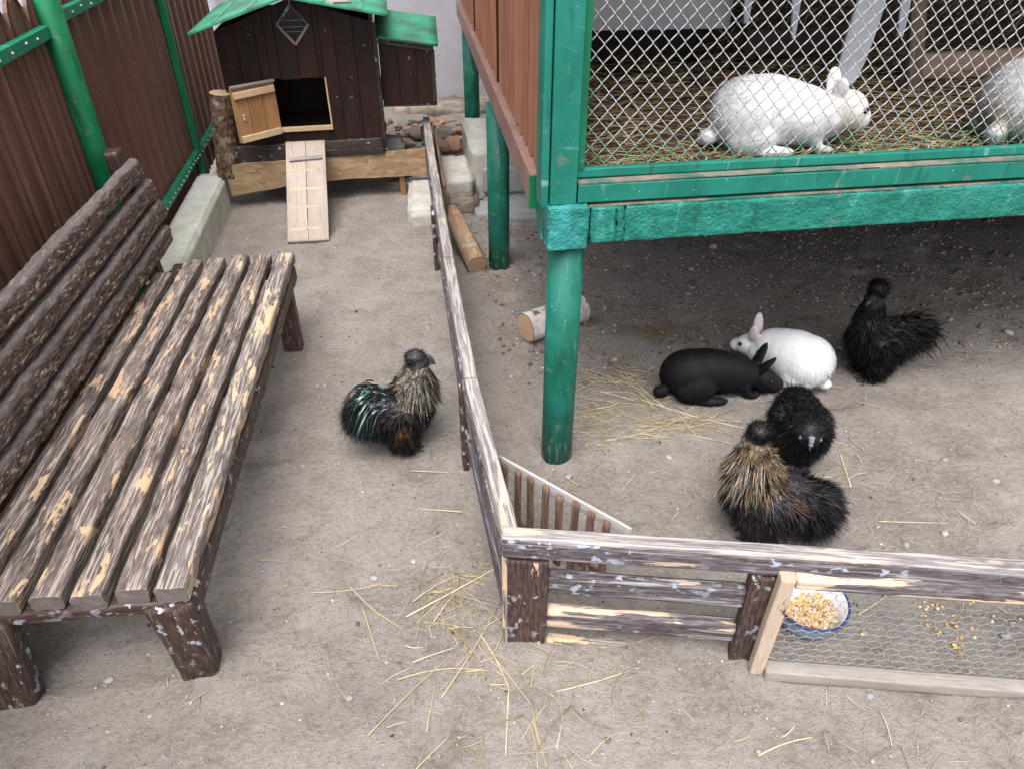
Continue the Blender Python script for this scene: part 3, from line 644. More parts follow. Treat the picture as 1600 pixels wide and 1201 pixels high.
for (px, py, r, c, lb) in [(1045, 715, .014, (.62, .6, .57), 'white pebble on the sand below the hay near the front pipe'), (1475, 835, .013, (.66, .63, .6), 'whitish pebble right of the gold hen, above the fence top'), (1415, 853, .013, (.5, .45, .41), 'buff stone just above the mesh frame top rail'), (1556, 752, .014, (.6, .52, .47), 'pinkish stone at the right edge of the yard'), (167, 1056, .013, (.62, .6, .55), 'cream pebble on the ground by the near bench leg'), (412, 893, .009, (.40, .43, .46), 'bluish pebble right of the bench leg'), (1477, 987, .013, (.36, .38, .41), 'flat grey pebble among the corn behind the netting'), (1350, 987, .011, (.55, .54, .5), 'pale pebble right of the feed bowl'), (507, 600, .011, (.45, .47, .5), 'grey pebble on the sand left of the cockerel'), (545, 1090, .010, (.5, .53, .55), 'pale blue pebble in the foreground sand'), (1360, 1085, .011, (.45, .47, .5), 'grey pebble in front of the mesh frame'), (640, 800, .007, (.5, .5, .5), 'tiny grey pebble on the sand in front of the cockerel')]:
    p = gp(px, py); SEED[0] += 1; rg = np.random.default_rng(SEED[0]); V = ICO2*(1+rg.uniform(-.1, .1, (len(ICO2), 1)))*np.array([r, r*.75, r*.5])
    link('pebble', np_mesh('pebble', V, [ICOF2], True, np.broadcast_to(np.array(c)*.52, V.shape)), MT['stone'], None, Matrix.Translation((p.x, p.y, gh(p.x, p.y)+r*.12)) @ Matrix.Rotation(rg.uniform(0, 6), 4, 'Z'), label=lb, cat='pebble', group='pebbles on the ground')

# ------------------------------------------------------------------ rabbit hutch on pipes
hutch = thing('rabbit_hutch', 'large green framed rabbit hutch on pipe legs with wire mesh front', 'hutch', (0, 0, 0))
HX1, HY1, HT = 3.6, 3.1, 1.98
for (x, y) in ((0, 0), (-.002, 1.389), (.055, 3.10), (HX1-.1, 0), (HX1-.1, 3.0), (1.9, 3.0)):
    V, q, cp = tube_np([(0, 0, -.15), (0, 0, .3), (0, 0, .76)], .0495, 32); J = Join(); J.add(V, [q]+cp)
    link('leg', J.mesh('leg'), MT['turq_pipe'], hutch, Matrix.Translation((x, y, 0)))
BY = -.05
def bx(name, x0, x1, y0, y1, z0, z1, mat, parent=None, b=.003):
    sx, sy, sz = x1-x0, y1-y0, z1-z0
    ax = max((sx, 0), (sy, 1), (sz, 2))[1]
    c = ((x0+x1)/2, (y0+y1)/2, (z0+z1)/2)
    if ax == 0: return slab(name, (x0, c[1], c[2]), (x1, c[1], c[2]), sy, sz, mat, parent or hutch, b=b)
    if ax == 1: return slab(name, (c[0], y0, c[2]), (c[0], y1, c[2]), sx, sz, mat, parent or hutch, b=b)
    return slab(name, (c[0], c[1], z0), (c[0], c[1], z1), sy, sx, mat, parent or hutch, up=(1, 0, 0), b=b)
def bxr(name, x0, x1, y0, y1, z0, z1, mat, rel=.0035, ds=.008, parent=None):
    c = ((x0+x1)/2, (y0+y1)/2, (z0+z1)/2)
    return slab(name, (x0, c[1], c[2]), (x1, c[1], c[2]), y1-y0, z1-z0, mat, parent or hutch, ds=ds, rel=rel, relf=(60, 60), relmode='n', nt=14, nw=8, b=.004)
# front beam in roughcast pieces, joints between them
bxr('corner_cap', -.062, .042, BY-.018, .03, .768, .884, MT['turq_light'], .005)
xs = [.050, .118, .140, 1.92, 2.8, HX1]
bx('beam_core', .044, HX1, -.030, .045, .776, .868, MT['turq'])
for u, v in zip(xs[:-1], xs[1:]): bxr('beam_cladding', u+.001, v-.001, BY-.008, -.031, .778, .872+random.uniform(-.003, .003), MT['turq_rough'], ds=.012)
slab('dusty_ledge', (.044, -.034, .876), (HX1, -.034, .876), .03, .006, MT['dust'], hutch, ds=.02, wob=.004)
bx('bottom_rail', .014, HX1, BY, -.012, .887, .934, MT['turq'])
slab('dusty_ledge', (.014, -.026, .938), (HX1, -.026, .938), .046, .004, MT['dust'], hutch, ds=.02, wob=.005)
bx('mesh_frame_rail', .006, HX1, -.024, -.002, .943, .966, MT['turq'])
# corner post in two strips and the recessed stile
bx('corner_post', -.058, .010, BY, .02, .887, HT, MT['turq'])
bx('corner_trim', -.080, -.061, BY+.006, .03, .880, HT, MT['turq'])
bx('mesh_stile', .012, .032, -.028, .004, .9665, HT, MT['turq_dark'])
bx('top_beam', -.058, HX1, BY, .02, HT+.002, HT+.08, MT['turq'])
bx('corner_post', HX1-.07, HX1, BY, .02, .94, HT, MT['turq'])
# floor, partitions, roof
bx('floor_deck', .04, HX1-.02, .0, HY1, .895, .925, MT['dark_wood'])
for y in (.35, .9, 1.5, 2.1, 2.7): bx('floor_joist', .05, HX1-.05, y-.025, y+.025, .80, .893, MT['red_plank'])
slab('roof', (-.2, 1.5, 2.10), (HX1+.2, 1.5, 2.10), 3.3, .03, MT['roof_felt'], hutch)
bx('added_shade_wall', .40, 3.55, 2.32, 2.36, -.05, .79, MT['dark_wood'])  # unseen walls, added to keep light off the ground under the hutch
bx('added_shade_wall', 3.50, 3.55, .5, 2.315, -.05, .79, MT['dark_wood'])
bx('partition', .03, HX1-.02, 1.32, 1.34, .926, HT+.06, MT['dark_wood'])
bx('end_wall', HX1-.02, HX1, .022, HY1, .78, HT+.06, MT['brown_panel'])
# long side: ribbed brown panels, trim channel and the green beam under them
sx = lambda y: -.056+.0215*y
def rib_panel(y0, y1):
    n = int((y1-y0)/.0125); ys = np.linspace(0, y1-y0, n+1); ph = np.arange(n+1) % 8
    xx = np.where(ph == 0, -.010, np.where(ph == 4, -.004, np.where((ph == 1) | (ph == 7), -.002, .0)))
    V = []
    for t in (0, .003):
        for z in (0, HT+.04-.93): V += [(x+t, y, z) for x, y in zip(xx, ys)]
    m = n+1; j = np.arange(n); F = np.concatenate([np.stack([j, j+m, j+m+1, j+1], 1), np.stack([j+2*m, j+2*m+1, j+3*m+1, j+3*m], 1), np.stack([j, j+1, j+1+2*m, j+2*m], 1)])
    return np_mesh('side_panel', V, [F], False)
for a in (.03, 1.03, 2.03):
    link('side_panel', rib_panel(0, .998), MT['brown_panel'], hutch, Matrix.Translation((sx(a)-.006, a, .93)) @ Matrix.Rotation(R(-1.23), 4, 'Z'))
tr = slab('bottom_trim', (sx(.085)-.022, .085, .868), (sx(3.1)-.022, 3.1, .868), .018, .075, MT['brown_trim'], hutch, b=.002)
slab('trim_lip', (sx(.085)-.015, .085, .9125), (sx(3.1)-.015, 3.1, .9125), .034, .010, MT['brown_trim'], tr, b=.002)
slab('end_cap', (sx(.083)-.022, .080, .828), (sx(.083)-.022, .080, .918), .009, .026, MT['fence_green'], tr, up=(1, 0, 0), b=.001)
slab('side_beam', (-.024, .03, .812), (sx(3.0)+.03, 3.05, .812), .06, .078, MT['turq'], hutch, b=.003)
for k in range(5): slab('batten', (-.059, .012+.021*k, .774), (-.059, .012+.021*k, .866), .015, .009, MT['turq'], hutch, up=(1, 0, 0), b=.001)
# chain link netting: one zigzag wire after another
PW, PH, WR = .0392, .0435, .00138
zz0, zz1 = .966, HT; nseg = int((zz1-zz0)/(PH/2))
pts = []; sub = 3
for k in range(nseg):
    for s_ in range(sub):
        t = s_/sub; x = (t if k % 2 == 0 else 1-t)*PW/2*1.06; z = (k+t)*PH/2
        pts.append((x, .0016*math.cos(math.pi*(k+t))-.0012*math.sin(math.pi*t)*(1 if k % 2 == 0 else -1), z))
V, q, cp = tube_np(pts, [WR*(1.0+.28*((i//sub) % 2 == 0)) for i in range(len(pts))], 5)
wmm = np_mesh('mesh_wire', V, [q]+cp); wmm.materials.append(MT['chain'])
x = .012; i = 0
while x < 2.3:
    link('mesh_wire', wmm, None, hutch, Matrix.Translation((x, .008, zz0-(PH/2 if i % 2 else 0)))); x += PW/2; i += 1
# things inside the hutch
slab('zinc_sheet', (.02, .76, 1.42), (.70, .76, 1.415), .004, .55, MT['zinc'], None, b=.0005, ds=.03, wob=.003, meta=dict(label='grey zinc sheet hanging at the back left of the hutch', cat='metal sheet'))
slab('divider_board', (1.46, .86, .958), (2.5, .86, .975), .03, .12, MT['inner_board'], None, ds=.02, wob=.003, meta=dict(label='rough brown board lying across the right half of the hutch', cat='board'))
slab('upright_stake', (1.345, .62, .93), (1.235, .74, 1.6), .05, .03, MT['picket'], None, up=(0, 1, 0), ds=.02, wob=.006, meta=dict(label='split wooden stake standing in the middle of the hutch', cat='stake'))
slab('support_stake', (1.38, .66, .925), (1.335, .68, 1.12), .035, .02, MT['raw_wood'], None, up=(0, 1, 0), ds=.02, wob=.004, meta=dict(label='paler short stake end beside the tall stake in the hutch', cat='stake'))
slab('back_board', (.86, .98, 1.05), (1.35, .98, 1.055), .02, .09, MT['dark_wood'], None, ds=.02, wob=.003, meta=dict(label='dark board on the back of the hutch above the white rabbit', cat='board'))
def rag(name, pts, wds, label, th=.008):
    """hanging strip of cloth with folds and thickness"""
    n = 9; V = []; pts = np.array(pts, float); N = len(pts)
    for t in (0, th):
        for p, w in zip(pts, wds):
            for k in range(n):
                u = k/(n-1)-.5; V.append((p[0]+u*w, p[1]+t+.010*math.sin(u*9+p[2]*13), p[2]))
    i = np.arange(N-1)[:, None]*n; j = np.arange(n-1)[None, :]; f = np.stack([i+j, i+j+1, i+n+j+1, i+n+j], 2).reshape(-1, 4)
    o = N*n; e = np.arange(N-1)*n; side = np.concatenate([np.stack([e, e+n, e+n+o, e+o], 1), np.stack([e+n-1, e+n-1+o, e+2*n-1+o, e+2*n-1], 1)])
    kk = np.arange(n-1); bot = np.stack([(N-1)*n+kk, (N-1)*n+kk+1, o+(N-1)*n+kk+1, o+(N-1)*n+kk], 1)
    return link(name, np_mesh(name, V, [f[:, ::-1], f+o, side, bot]), MT['cloth'], label=label, cat='cloth', group='pale cloths hanging in the hutch')
def smoothz(z0, z1, n=14): return np.linspace(z0, z1, n)
zs = smoothz(1.75, .985)
rag('hanging_cloth', [(1.135-.055*t, .62, z) for t, z in zip(np.linspace(0, 1, 14)**1.5, zs)], [.02, .02, .02, .02, .03, .04, .055, .075, .095, .11, .11, .10, .085, .055], 'broad pale grey cloth hanging behind the head of the white rabbit')
zs = smoothz(1.75, 1.13)
rag('hanging_cloth', [(.80+.06*t, .62, z) for t, z in zip(np.linspace(0, 1, 14), zs)], [.04, .05, .05, .055, .06, .06, .06, .055, .055, .05, .045, .035, .025, .012], 'narrow pale cloth end hanging above the back of the white rabbit')
zs = smoothz(1.75, 1.17)
rag('hanging_cloth', [(.69+.02*t, .66, z) for t, z in zip(np.linspace(0, 1, 14), zs)], [.05]*8+[.05, .045, .04, .035, .03, .02], 'small pale cloth end hanging beside the zinc sheet')
zs = smoothz(1.36, 1.13)
rag('hanging_cloth', [(1.20+.02*t, .60, z) for t, z in zip(np.linspace(0, 1, 14), zs)], [.02]*6+[.035, .04, .04, .04, .035, .03, .025, .02], 'smallest pale rag hanging beside the wooden stake')

# ------------------------------------------------------------------ straw
STR = [(.50, .42, .26), (.44, .36, .21), (.58, .50, .34), (.34, .29, .16), (.46, .36, .23), (.28, .25, .14)]
def stalk(J, p, q, r, col, lift=.004, bend=0., n=6, sides=4):
    p = np.array(p, float); q = np.array(q, float); d = q-p; L = np.linalg.norm(d)+1e-9
    side = np.array([-d[1], d[0], 0])/L; t = np.linspace(0, 1, n)
    P = p+d*t[:, None]+side*(bend*L*np.sin(math.pi*t))[:, None]; P[:, 2] += lift
    V, F, c = tube_np(P, np.linspace(r, r*.65, n), sides); J.add(V, [F]+c, col)
def straw_patch(J, n, cx, cy, sx_, sy_, lmin, lmax, z0=None, ang=None, spread=3.14, r=(.0007, .0018), thick=.012, pal=STR, tilt=.03):
    for _ in range(n):
        x, y = random.gauss(cx, sx_), random.gauss(cy, sy_); a = random.uniform(0, 6.28) if ang is None else random.gauss(ang, spread)
        L = random.uniform(lmin, lmax)*random.uniform(.5, 1); zz = (gh(x, y) if z0 is None else z0)+random.random()**2*thick
        dx, dy = math.cos(a)*L/2, math.sin(a)*L/2; dz = random.uniform(-tilt, tilt)*L
        c = np.array(random.choice(pal))*random.uniform(.75, 1.15)
        stalk(J, (x-dx, y-dy, zz+dz+.001), (x+dx, y+dy, zz-dz+.001), random.uniform(*r), c, .001, random.gauss(0, .06), 5, 3)
# long single stalks traced one by one where they lie
LONG = [(487, 926, 602, 911), (545, 914, 627, 981), (634, 964, 782, 885), (576, 1152, 712, 1018), (620, 1062, 762, 1048), (690, 1090, 780, 945), (748, 988, 795, 1075), (795, 1075, 790, 1180), (768, 1022, 830, 1104), (830, 1104, 855, 1200), (823, 1125, 840, 1200), (870, 1082, 980, 1050), (640, 728, 735, 736), (566, 946, 592, 1030), (975, 580, 1040, 640), (1030, 660, 1140, 690), (945, 690, 1060, 655), (1000, 625, 1165, 668), (1300, 690, 1328, 693), (1250, 742, 1300, 745), (1373, 815, 1478, 820), (1330, 760, 1310, 700), (1185, 1180, 1270, 1150), (915, 575, 1000, 610), (905, 622, 1010, 635), (1340, 960, 1385, 930), (722, 800, 660, 796), (650, 855, 700, 830)]
STALK_LABELS = ['pale horizontal straw stalk, topmost in the bare foreground left of the fence corner', 'diagonal straw stalk crossing the lone horizontal one, left of the fence corner', 'thick pale straw stalk pointing at the fence corner post', 'very long thin stalk running down left from the corner tangle', 'pale straw stalk lying level below the corner tangle', 'long dark stalk slanting up towards the fence corner post', 'upper half of the bent stalk right of the corner tangle', 'lower half of the bent stalk reaching towards the bottom edge', 'dull stalk slanting down right below the corner post', 'long dull stalk running off the bottom edge below the front fence', 'short thick pale stalk at the bottom edge under the front fence', 'pale stalk lying level below the lowest rail of the front fence', 'straw stalk lying between the cockerel and the low fence', 'curved stalk standing apart in the foreground sand, nearest the bench', "hay stalk in the drift just left of the black rabbit's tail", "hay stalk below the black rabbit's hind foot", 'hay stalk in the drift nearest the small picket panel', 'longest hay stalk, reaching from the drift to the golden hen', 'short straw stalk right of the black hen with pale comb', "short level straw stalk right of the golden hen's neck", 'long level straw stalk at the right, above the front fence', "upright straw stalk right of the golden hen's tail", 'pale stalk at the bottom edge below the mesh frame', 'hay stalk in the upper drift beside the front green pipe', 'hay stalk just below the upper drift beside the front green pipe', 'greenish stalk behind the netting right of the feed bowl', 'thin stalk lying close to the left side of the low fence', 'slanting stalk left of the low fence, above its corner']
G_ = 'long straw stalks lying on the yard ground'
for k, (a, b_, c_, d_) in enumerate(LONG):
    p, q = gp(a, b_), gp(c_, d_); p.z = gh(p.x, p.y)+.002; q.z = gh(q.x, q.y)+.002
    J = Join(); m = (p+q)/2; stalk(J, p-m, q-m, random.uniform(.0014, .0023), np.array(random.choice(STR[:3]))*random.uniform(.9, 1.1), .003, random.gauss(0, .03), 8, 6)
    link('straw_stalk', J.mesh('straw_stalk'), MT['straw'], None, Matrix.Translation(m), label=STALK_LABELS[k], cat='straw', group=G_)
J = Join()
c = gp(745, 960); straw_patch(J, 75, c.x, c.y, .085, .09, .05, .22)
c = gp(705, 905); straw_patch(J, 40, c.x, c.y, .07, .05, .03, .16)
c = gp(800, 1060); straw_patch(J, 30, c.x, c.y, .16, .07, .05, .22)
c = gp(900, 1060); straw_patch(J, 26, c.x, c.y, .12, .06, .05, .18)
c = gp(780, 1160); straw_patch(J, 26, c.x, c.y, .16, .05, .04, .16)
link('loose_straw', J.mesh('loose_straw'), MT['straw'], label='tangle of loose straw on the ground outside the corner of the low fence', cat='straw', kind='stuff')
J = Join()
for (px, py, n, sx_, sy_, l) in ((960, 590, 70, .09, .05, .22), (1000, 632, 70, .12, .04, .24), (1065, 665, 90, .11, .035, .22), (925, 655, 40, .03, .06, .14), (930, 700, 25, .05, .03, .10), (880, 690, 20, .05, .04, .12)):
    c = gp(px, py); straw_patch(J, n, c.x, c.y, sx_, sy_, .05, l, ang=-.35 if py < 690 else None, spread=.6)
link('hay_drift', J.mesh('hay_drift'), MT['straw'], label='drift of long yellow hay between the front pipe and the black rabbit', cat='hay', kind='stuff')
J = Join()
for (px, py, n, sx_, sy_) in ((1025, 518, 130, .07, .035),):
    c = gp(px, py); straw_patch(J, n, c.x, c.y, sx_, sy_, .02, .12, pal=[(.30, .2, .1), (.36, .27, .14), (.22, .15, .09)])
link('dark_hay_clump', J.mesh('dark_hay_clump'), MT['straw'], label='small damp brown hay clump under the hutch behind the black rabbit', cat='hay', kind='stuff')
J = Join()
for (px, py, n, sx_, sy_) in ((1330, 760, 46, .12, .12), (1440, 780, 40, .2, .15), (1050, 740, 18, .06, .06), (900, 760, 24, .08, .08), (900, 950, 30, .08, .05), (1500, 950, 14, .12, .05), (1300, 640, 16, .1, .05), (680, 700, 14, .08, .25), (600, 900, 16, .2, .2), (1100, 1120, 26, .3, .08), (1450, 1150, 22, .25, .05), (300, 980, 14, .15, .15), (1480, 600, 26, .25, .15)):
    c = gp(px, py); straw_patch(J, n, c.x, c.y, sx_, sy_, .02, .11)
straw_patch(J, 260, .3, .4, .9, .9, .006, .03, r=(.0004, .0009))
link('scattered_straw', J.mesh('scattered_straw'), MT['straw'], label='single bits of straw scattered thinly over the yard', cat='straw', kind='stuff')
J = Join(); HP = [(.50, .35, .15), (.62, .48, .24), (.34, .20, .09), (.42, .30, .13), (.22, .12, .06), (.66, .56, .33)]
for _ in range(4200):
    x = random.uniform(.03, 2.3); y = .012+random.random()**1.3*1.2; a = random.gauss(.1, .7); L = random.uniform(.03, .16); z = .93+random.random()*.022*(1+y)
    dx, dy = math.cos(a)*L/2, math.sin(a)*L/2
    if y-abs(dy) < .012 or x-abs(dx) < .035: continue
    c = np.array(random.choice(HP))*random.uniform(.75, 1.25); dz = random.gauss(0, .05)*L
    stalk(J, (x-dx, y-dy, z-dz), (x+dx, y+dy, z+dz), random.uniform(.0007, .0014), c, 0, random.gauss(0, .1), 4, 3)
link('hutch_bedding', J.mesh('hutch_bedding'), MT['straw'], label='golden brown straw bedding covering the hutch floor', cat='bedding', kind='stuff')
J = Join()
for _ in range(900):
    x = random.uniform(.8, 2.5); y = random.uniform(1.0, 1.28); z = .96+random.random()**.8*.45*(.4+.6*min(1, max(0, (x-.6)/.8))); a = random.gauss(0, .6); L = random.uniform(.05, .2)
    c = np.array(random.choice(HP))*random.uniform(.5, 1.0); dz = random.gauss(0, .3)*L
    stalk(J, (x-math.cos(a)*L/2, y-.02, z-dz), (x+math.cos(a)*L/2, y+.02, z+dz), random.uniform(.0007, .0014), c, 0, random.gauss(0, .12), 4, 3)
link('hay_heap', J.mesh('hay_heap'), MT['straw'], label='dim heap of hay stacked along the back of the hutch', cat='hay', kind='stuff')
slab('bedding_litter', (.04, .62, .929), (2.4, .62, .929), 1.2, .006, MT['dark_wood'], None, ds=.02, wob=.002, meta=dict(label='trodden dark litter under the straw of the hutch floor', cat='litter', kind='stuff'))

# ------------------------------------------------------------------ low fence, long side
lf = thing('low_fence', 'long low weathered wooden fence running from the corner back to the coop', 'fence', (-.256, -.66, 0))
lp = [(-.250, -.655), (-.276, -.05), (-.277, .75), (-.272, 1.7), (-.262, 2.62)]
for a, b_ in zip(lp[:-1], lp[1:]):
    slab('top_rail', (a[0], a[1]+.001, .358), (b_[0], b_[1], .358), .038, .040, MT['fence_top'], lf, ds=.012, wob=.0022, rel=.0009, relf=(6, 160), b=.005)
    for z in (.235, .12): slab('side_rail', (a[0]-.004, a[1]+.001, z), (b_[0]-.004, b_[1], z), .026, .055, MT['fence_rail'], lf, ds=.02, wob=.002, b=.004)
    slab('side_rail', (a[0]-.012, a[1]+.001, .318), (b_[0]-.012, b_[1], .318), .024, .040, MT['fence_rail'], lf, ds=.02, wob=.002, b=.004)
for (x, y, h) in ((-.300, .01, .325), (-.302, 1.42, .305)): slab('post', (x, y, -.03), (x, y, h), .07, .018, MT['fence_dark'], lf, up=(1, 0, 0), b=.003, ds=.02, wob=.002)
slab('post', (-.285, 2.55, -.03), (-.285, 2.55, .34), .05, .03, MT['fence_dark'], lf, up=(1, 0, 0))
slab('inner_board', (-.232, 1.62, .270), (-.218, 2.60, .27), .016, .13, MT['picket'], lf, b=.003)
# low fence, front side
U = Vector((.9722, -.2342, 0)); Nn = Vector((-.2342, -.9722, 0)); P0 = Vector((-.256, -.662, 0))
def fp(s_, z, o=0): return P0+U*s_+Nn*o+Vector((0, 0, z))
ff = thing('low_fence', 'low weathered fence across the foreground with horizontal rails and peeling paint', 'fence', P0)
slab('top_rail', fp(-.012, .354), fp(1.95, .354), .036, .056, MT['fence_top'], ff, ds=.010, wob=.002, rel=.001, relf=(6, 160), b=.006)
slab('top_rail_face', fp(-.010, .350, .0215), fp(1.95, .350, .0215), .006, .050, MT['fence_rail'], ff, ds=.02, wob=.001, b=.0015)
slab('post', fp(.046, -.02, .004), fp(.046, .311, .004), .094, .034, MT['fence_dark'], ff, up=Nn, ds=.012, wob=.002, rel=.0008, relf=(6, 120), b=.004)
slab('corner_batten', fp(-.006, -.01, .008), fp(-.006, .320, .008), .012, .03, MT['bench_bare'], ff, up=Nn, b=.002)
slab('post', fp(.578, -.02, .004), fp(.578, .311, .004), .066, .036, MT['fence_dark'], ff, up=Nn, ds=.012, wob=.002, rel=.0008, relf=(6, 120), b=.004)
slab('post', fp(1.75, -.02, .004), fp(1.75, .311, .004), .066, .036, MT['fence_dark'], ff, up=Nn)
for z, h in ((.225, .062), (.098, .062)): slab('rail', fp(.095, z, -.002), fp(.543, z-.004, -.002), .030, h, MT['fence_rail'] if z > .2 else MT['fence_half'], ff, ds=.012, wob=.0025, rel=.0009, relf=(6, 120), b=.008)
slab('rail', fp(.095, .003, .0), fp(.30, -.006, .0), .034, .022, MT['bench_bare'], ff, ds=.012, wob=.004, b=.006)
mf = thing('mesh_frame', 'mitred wooden frame with hexagonal wire netting fixed to the front fence', 'frame', fp(.62, 0, .04))
slab('stile', fp(.602, .002, .045), fp(.612, .342, .036), .032, .026, MT['stile_wood'], mf, up=Nn, ds=.012, wob=.002, rel=.0008, relf=(6, 120), b=.003)
slab('top_rail', fp(.629, .329, .036), fp(1.95, .329, .036), .030, .028, MT['fence_half'], mf, ds=.012, wob=.002, rel=.0008, relf=(6, 120), b=.004)
slab('bottom_rail', fp(.619, .018, .050), fp(1.95, .018, .050), .036, .034, MT['grey_wood'], mf, ds=.015, wob=.0015, b=.004)
J = Join(); hw, hh = .031, .030; s0, z0_ = .622, .034
rows = int(.275/(hh*.75))
for r_ in range(rows+1):
    P = []; ncol = int(1.30/hw)
    for c in range(ncol*2+1):
        s_ = s0+c*hw/2; up_ = (c+r_) % 2; P.append(fp(s_, z0_+r_*hh*.75+(hh*.25 if up_ else 0), .030+.001*math.sin(c*.3)))
        if not up_ and r_ > 0 or (up_ and r_ < rows):
            if up_:
                a = fp(s_, z0_+r_*hh*.75+hh*.25, .030); b_ = fp(s_, z0_+(r_+1)*hh*.75, .030); V, F, cp = tube_np([a, (a+b_)/2, b_], .0010, 3, caps=False); J.add(V, [F])
    V, F, cp = tube_np(P, .00075, 3, caps=False); J.add(V, [F])
link('wire_netting', J.mesh('wire_netting'), MT['netting'], mf)
# small picket panel in the corner
pk = thing('picket_panel', 'small brown picket panel with pale top strip set across the fence corner', 'fence', (-.09, -.43, 0))
A_, B_ = Vector((-.228, -.285, 0)), Vector((.056, -.602, 0)); dv = (B_-A_); L_ = dv.length; dn = dv.normalized(); pn = Vector((dn.y, -dn.x, 0)); pn = pn if pn.y < 0 else -pn
z_ = Vector((0, 0, .262)); slab('top_strip', A_+z_, B_+z_, .008, .034, MT['pale_strip'], pk, ds=.02, wob=.001)
slab('lower_strip', A_+Vector((0, 0, .06)), B_+Vector((0, 0, .06)), .008, .03, MT['picket'], pk)
for i, t in enumerate((.07, .18, .29, .40, .51, .62, .73, .85)):
    p = A_+dv*t+pn*.010; slab('picket', p+Vector((0, 0, .002)), p+pn*.0+dn*random.uniform(-.006, .006)+Vector((0, 0, .272+random.uniform(-.006, .004))), .020, .009, MT['picket'], pk, up=pn, ds=.02, wob=.001, b=.002)

# ------------------------------------------------------------------ feed bowl with corn
bc = Vector((.512, -.712, 0)); bowl = thing('feed_bowl', 'round white plastic bowl with dark blue rim half full of corn', 'bowl', bc)
def lathe(name, prof, n, mat, parent, M):
    prof = np.array(prof); a = np.arange(n)*2*math.pi/n; V = np.stack([prof[:, None, 0]*np.cos(a), prof[:, None, 0]*np.sin(a), np.repeat(prof[:, 1:2], n, 1)], 2).reshape(-1, 3)
    m = len(prof); i = np.arange(m-1)[:, None]*n; j = np.arange(n)[None, :]; j2 = (j+1) % n
    return link(name, np_mesh(name, V, [np.stack([i+j, i+j2, i+n+j2, i+n+j], 2).reshape(-1, 4)]), mat, parent, M)
BM_ = Matrix.Translation(bc) @ Matrix.Rotation(R(3), 4, 'X') @ Matrix.Scale(1.04, 4)
lathe('inner_wall', [(.0865, .0715), (.084, .068), (.078, .040), (.070, .014), (.055, .009), (.001, .008)], 48, MT['bowl_white'], bowl, BM_)
lathe('outer_wall', [(.001, .0), (.060, .0), (.072, .006), (.080, .030), (.087, .066)], 48, MT['bowl_out'], bowl, BM_)
lathe('rim', [(.0872, .066), (.0915, .067), (.0925, .0705), (.0905, .0735), (.087, .0732), (.0862, .0712)], 48, MT['bowl_blue'], bowl, BM_)
bm = bmesh.new(); bmesh.ops.create_icosphere(bm, subdivisions=1, radius=1.); kV = np.array([v.co[:] for v in bm.verts]); kF = np.array([[v.index for v in f.verts] for f in bm.faces]); bm.free()
kV[:, 0] *= np.where(kV[:, 0] > 0, 1.15, .8); kV[:, 1] *= 1+.35*kV[:, 0]; kV[:, 2] *= .6
def kernels(J, pts, s=.0052):
    pal = [(.70, .40, .09), (.78, .52, .18), (.66, .34, .08), (.82, .70, .48), (.66, .50, .38), (.60, .43, .34)]
    for p in pts:
        Mx = Euler((random.uniform(-1, 1), random.uniform(-1, 1), random.uniform(0, 6.3))).to_matrix(); V = (kV*s*random.uniform(.8, 1.15)) @ np.array(Mx).T+np.array(p)
        J.add(V, [kF], np.array(random.choice(pal))*random.uniform(.85, 1.1))
J = Join(); pts = []
for _ in range(820):
    a = random.uniform(0, 6.28); rr = math.sqrt(random.random())*.076; x, y_ = rr*math.cos(a), rr*math.sin(a)
    # the corn has slid towards the near right side of the bowl
    hgt = .026+.012*(-y_/.076)+.006*(x/.076)
    if y_ > .048+.006*math.sin(x*90)+.15*x: continue
    pts.append((bc.x+x*.98, bc.y+y_*.98, hgt+random.uniform(-.003, .003)))
kernels(J, pts)
link('corn_in_bowl', J.mesh('corn_in_bowl'), MT['corn'], label='yellow and pale corn kernels filling the near half of the bowl', cat='corn', kind='stuff')
J = Join()
for _ in range(560): pass
lathe('corn_bed', [(.074, .016), (.05, .015), (.001, .014)], 32, MT['bowl_white'], bowl, BM_)
pts = []
for (px, py, n, sp) in ((1535, 930, 6, .03), (1455, 950, 8, .02), (1485, 985, 7, .03), (1490, 1005, 9, .02), (1570, 935, 5, .03), (1440, 970, 4, .02), (1340, 990, 1, .01), (1520, 960, 5, .05), (1590, 900, 4, .02)):
    c = gp(px, py)
    for _ in range(n): x, y_ = random.gauss(c.x, sp), random.gauss(c.y, sp*.6); pts.append((x, y_, gh(x, y_)+.003))
kernels(J, pts)
link('spilt_corn', J.mesh('spilt_corn'), MT['corn'], label='a few corn kernels spilt on the ground behind the netting', cat='corn', kind='stuff')

# ------------------------------------------------------------------ bench
BR = R(-2.7); bench = thing('slatted_bench', 'long rustic dark wooden bench with rough slats and peeling paint', 'bench', (-.914, .14, 0), BR)
BMx = wm(bench)
def bp(x, y_, z): return BMx @ Vector((x, y_, z))
bup = (0, 0, 1)
for i in range(6):
    x = -.031-.0865*i; y0_, y1_ = -.818+random.uniform(-.008, .006), (.822, .812, .815, .806, .80, .70)[i]+random.uniform(-.006, .006)
    slab('seat_slat', bp(x, y0_, .318+random.uniform(-.002, .002)), bp(x, y1_, .318+random.uniform(-.002, .002)), (.066, .064, .062, .062, .062, .062)[i], .042, MT['bench_bare'] if i == 0 else MT['bench_seat'], bench, cap=MT['slat_end'], ds=.006, wob=.0055, wobf=9., rel=.0013, relf=(10, 170), b=.008)
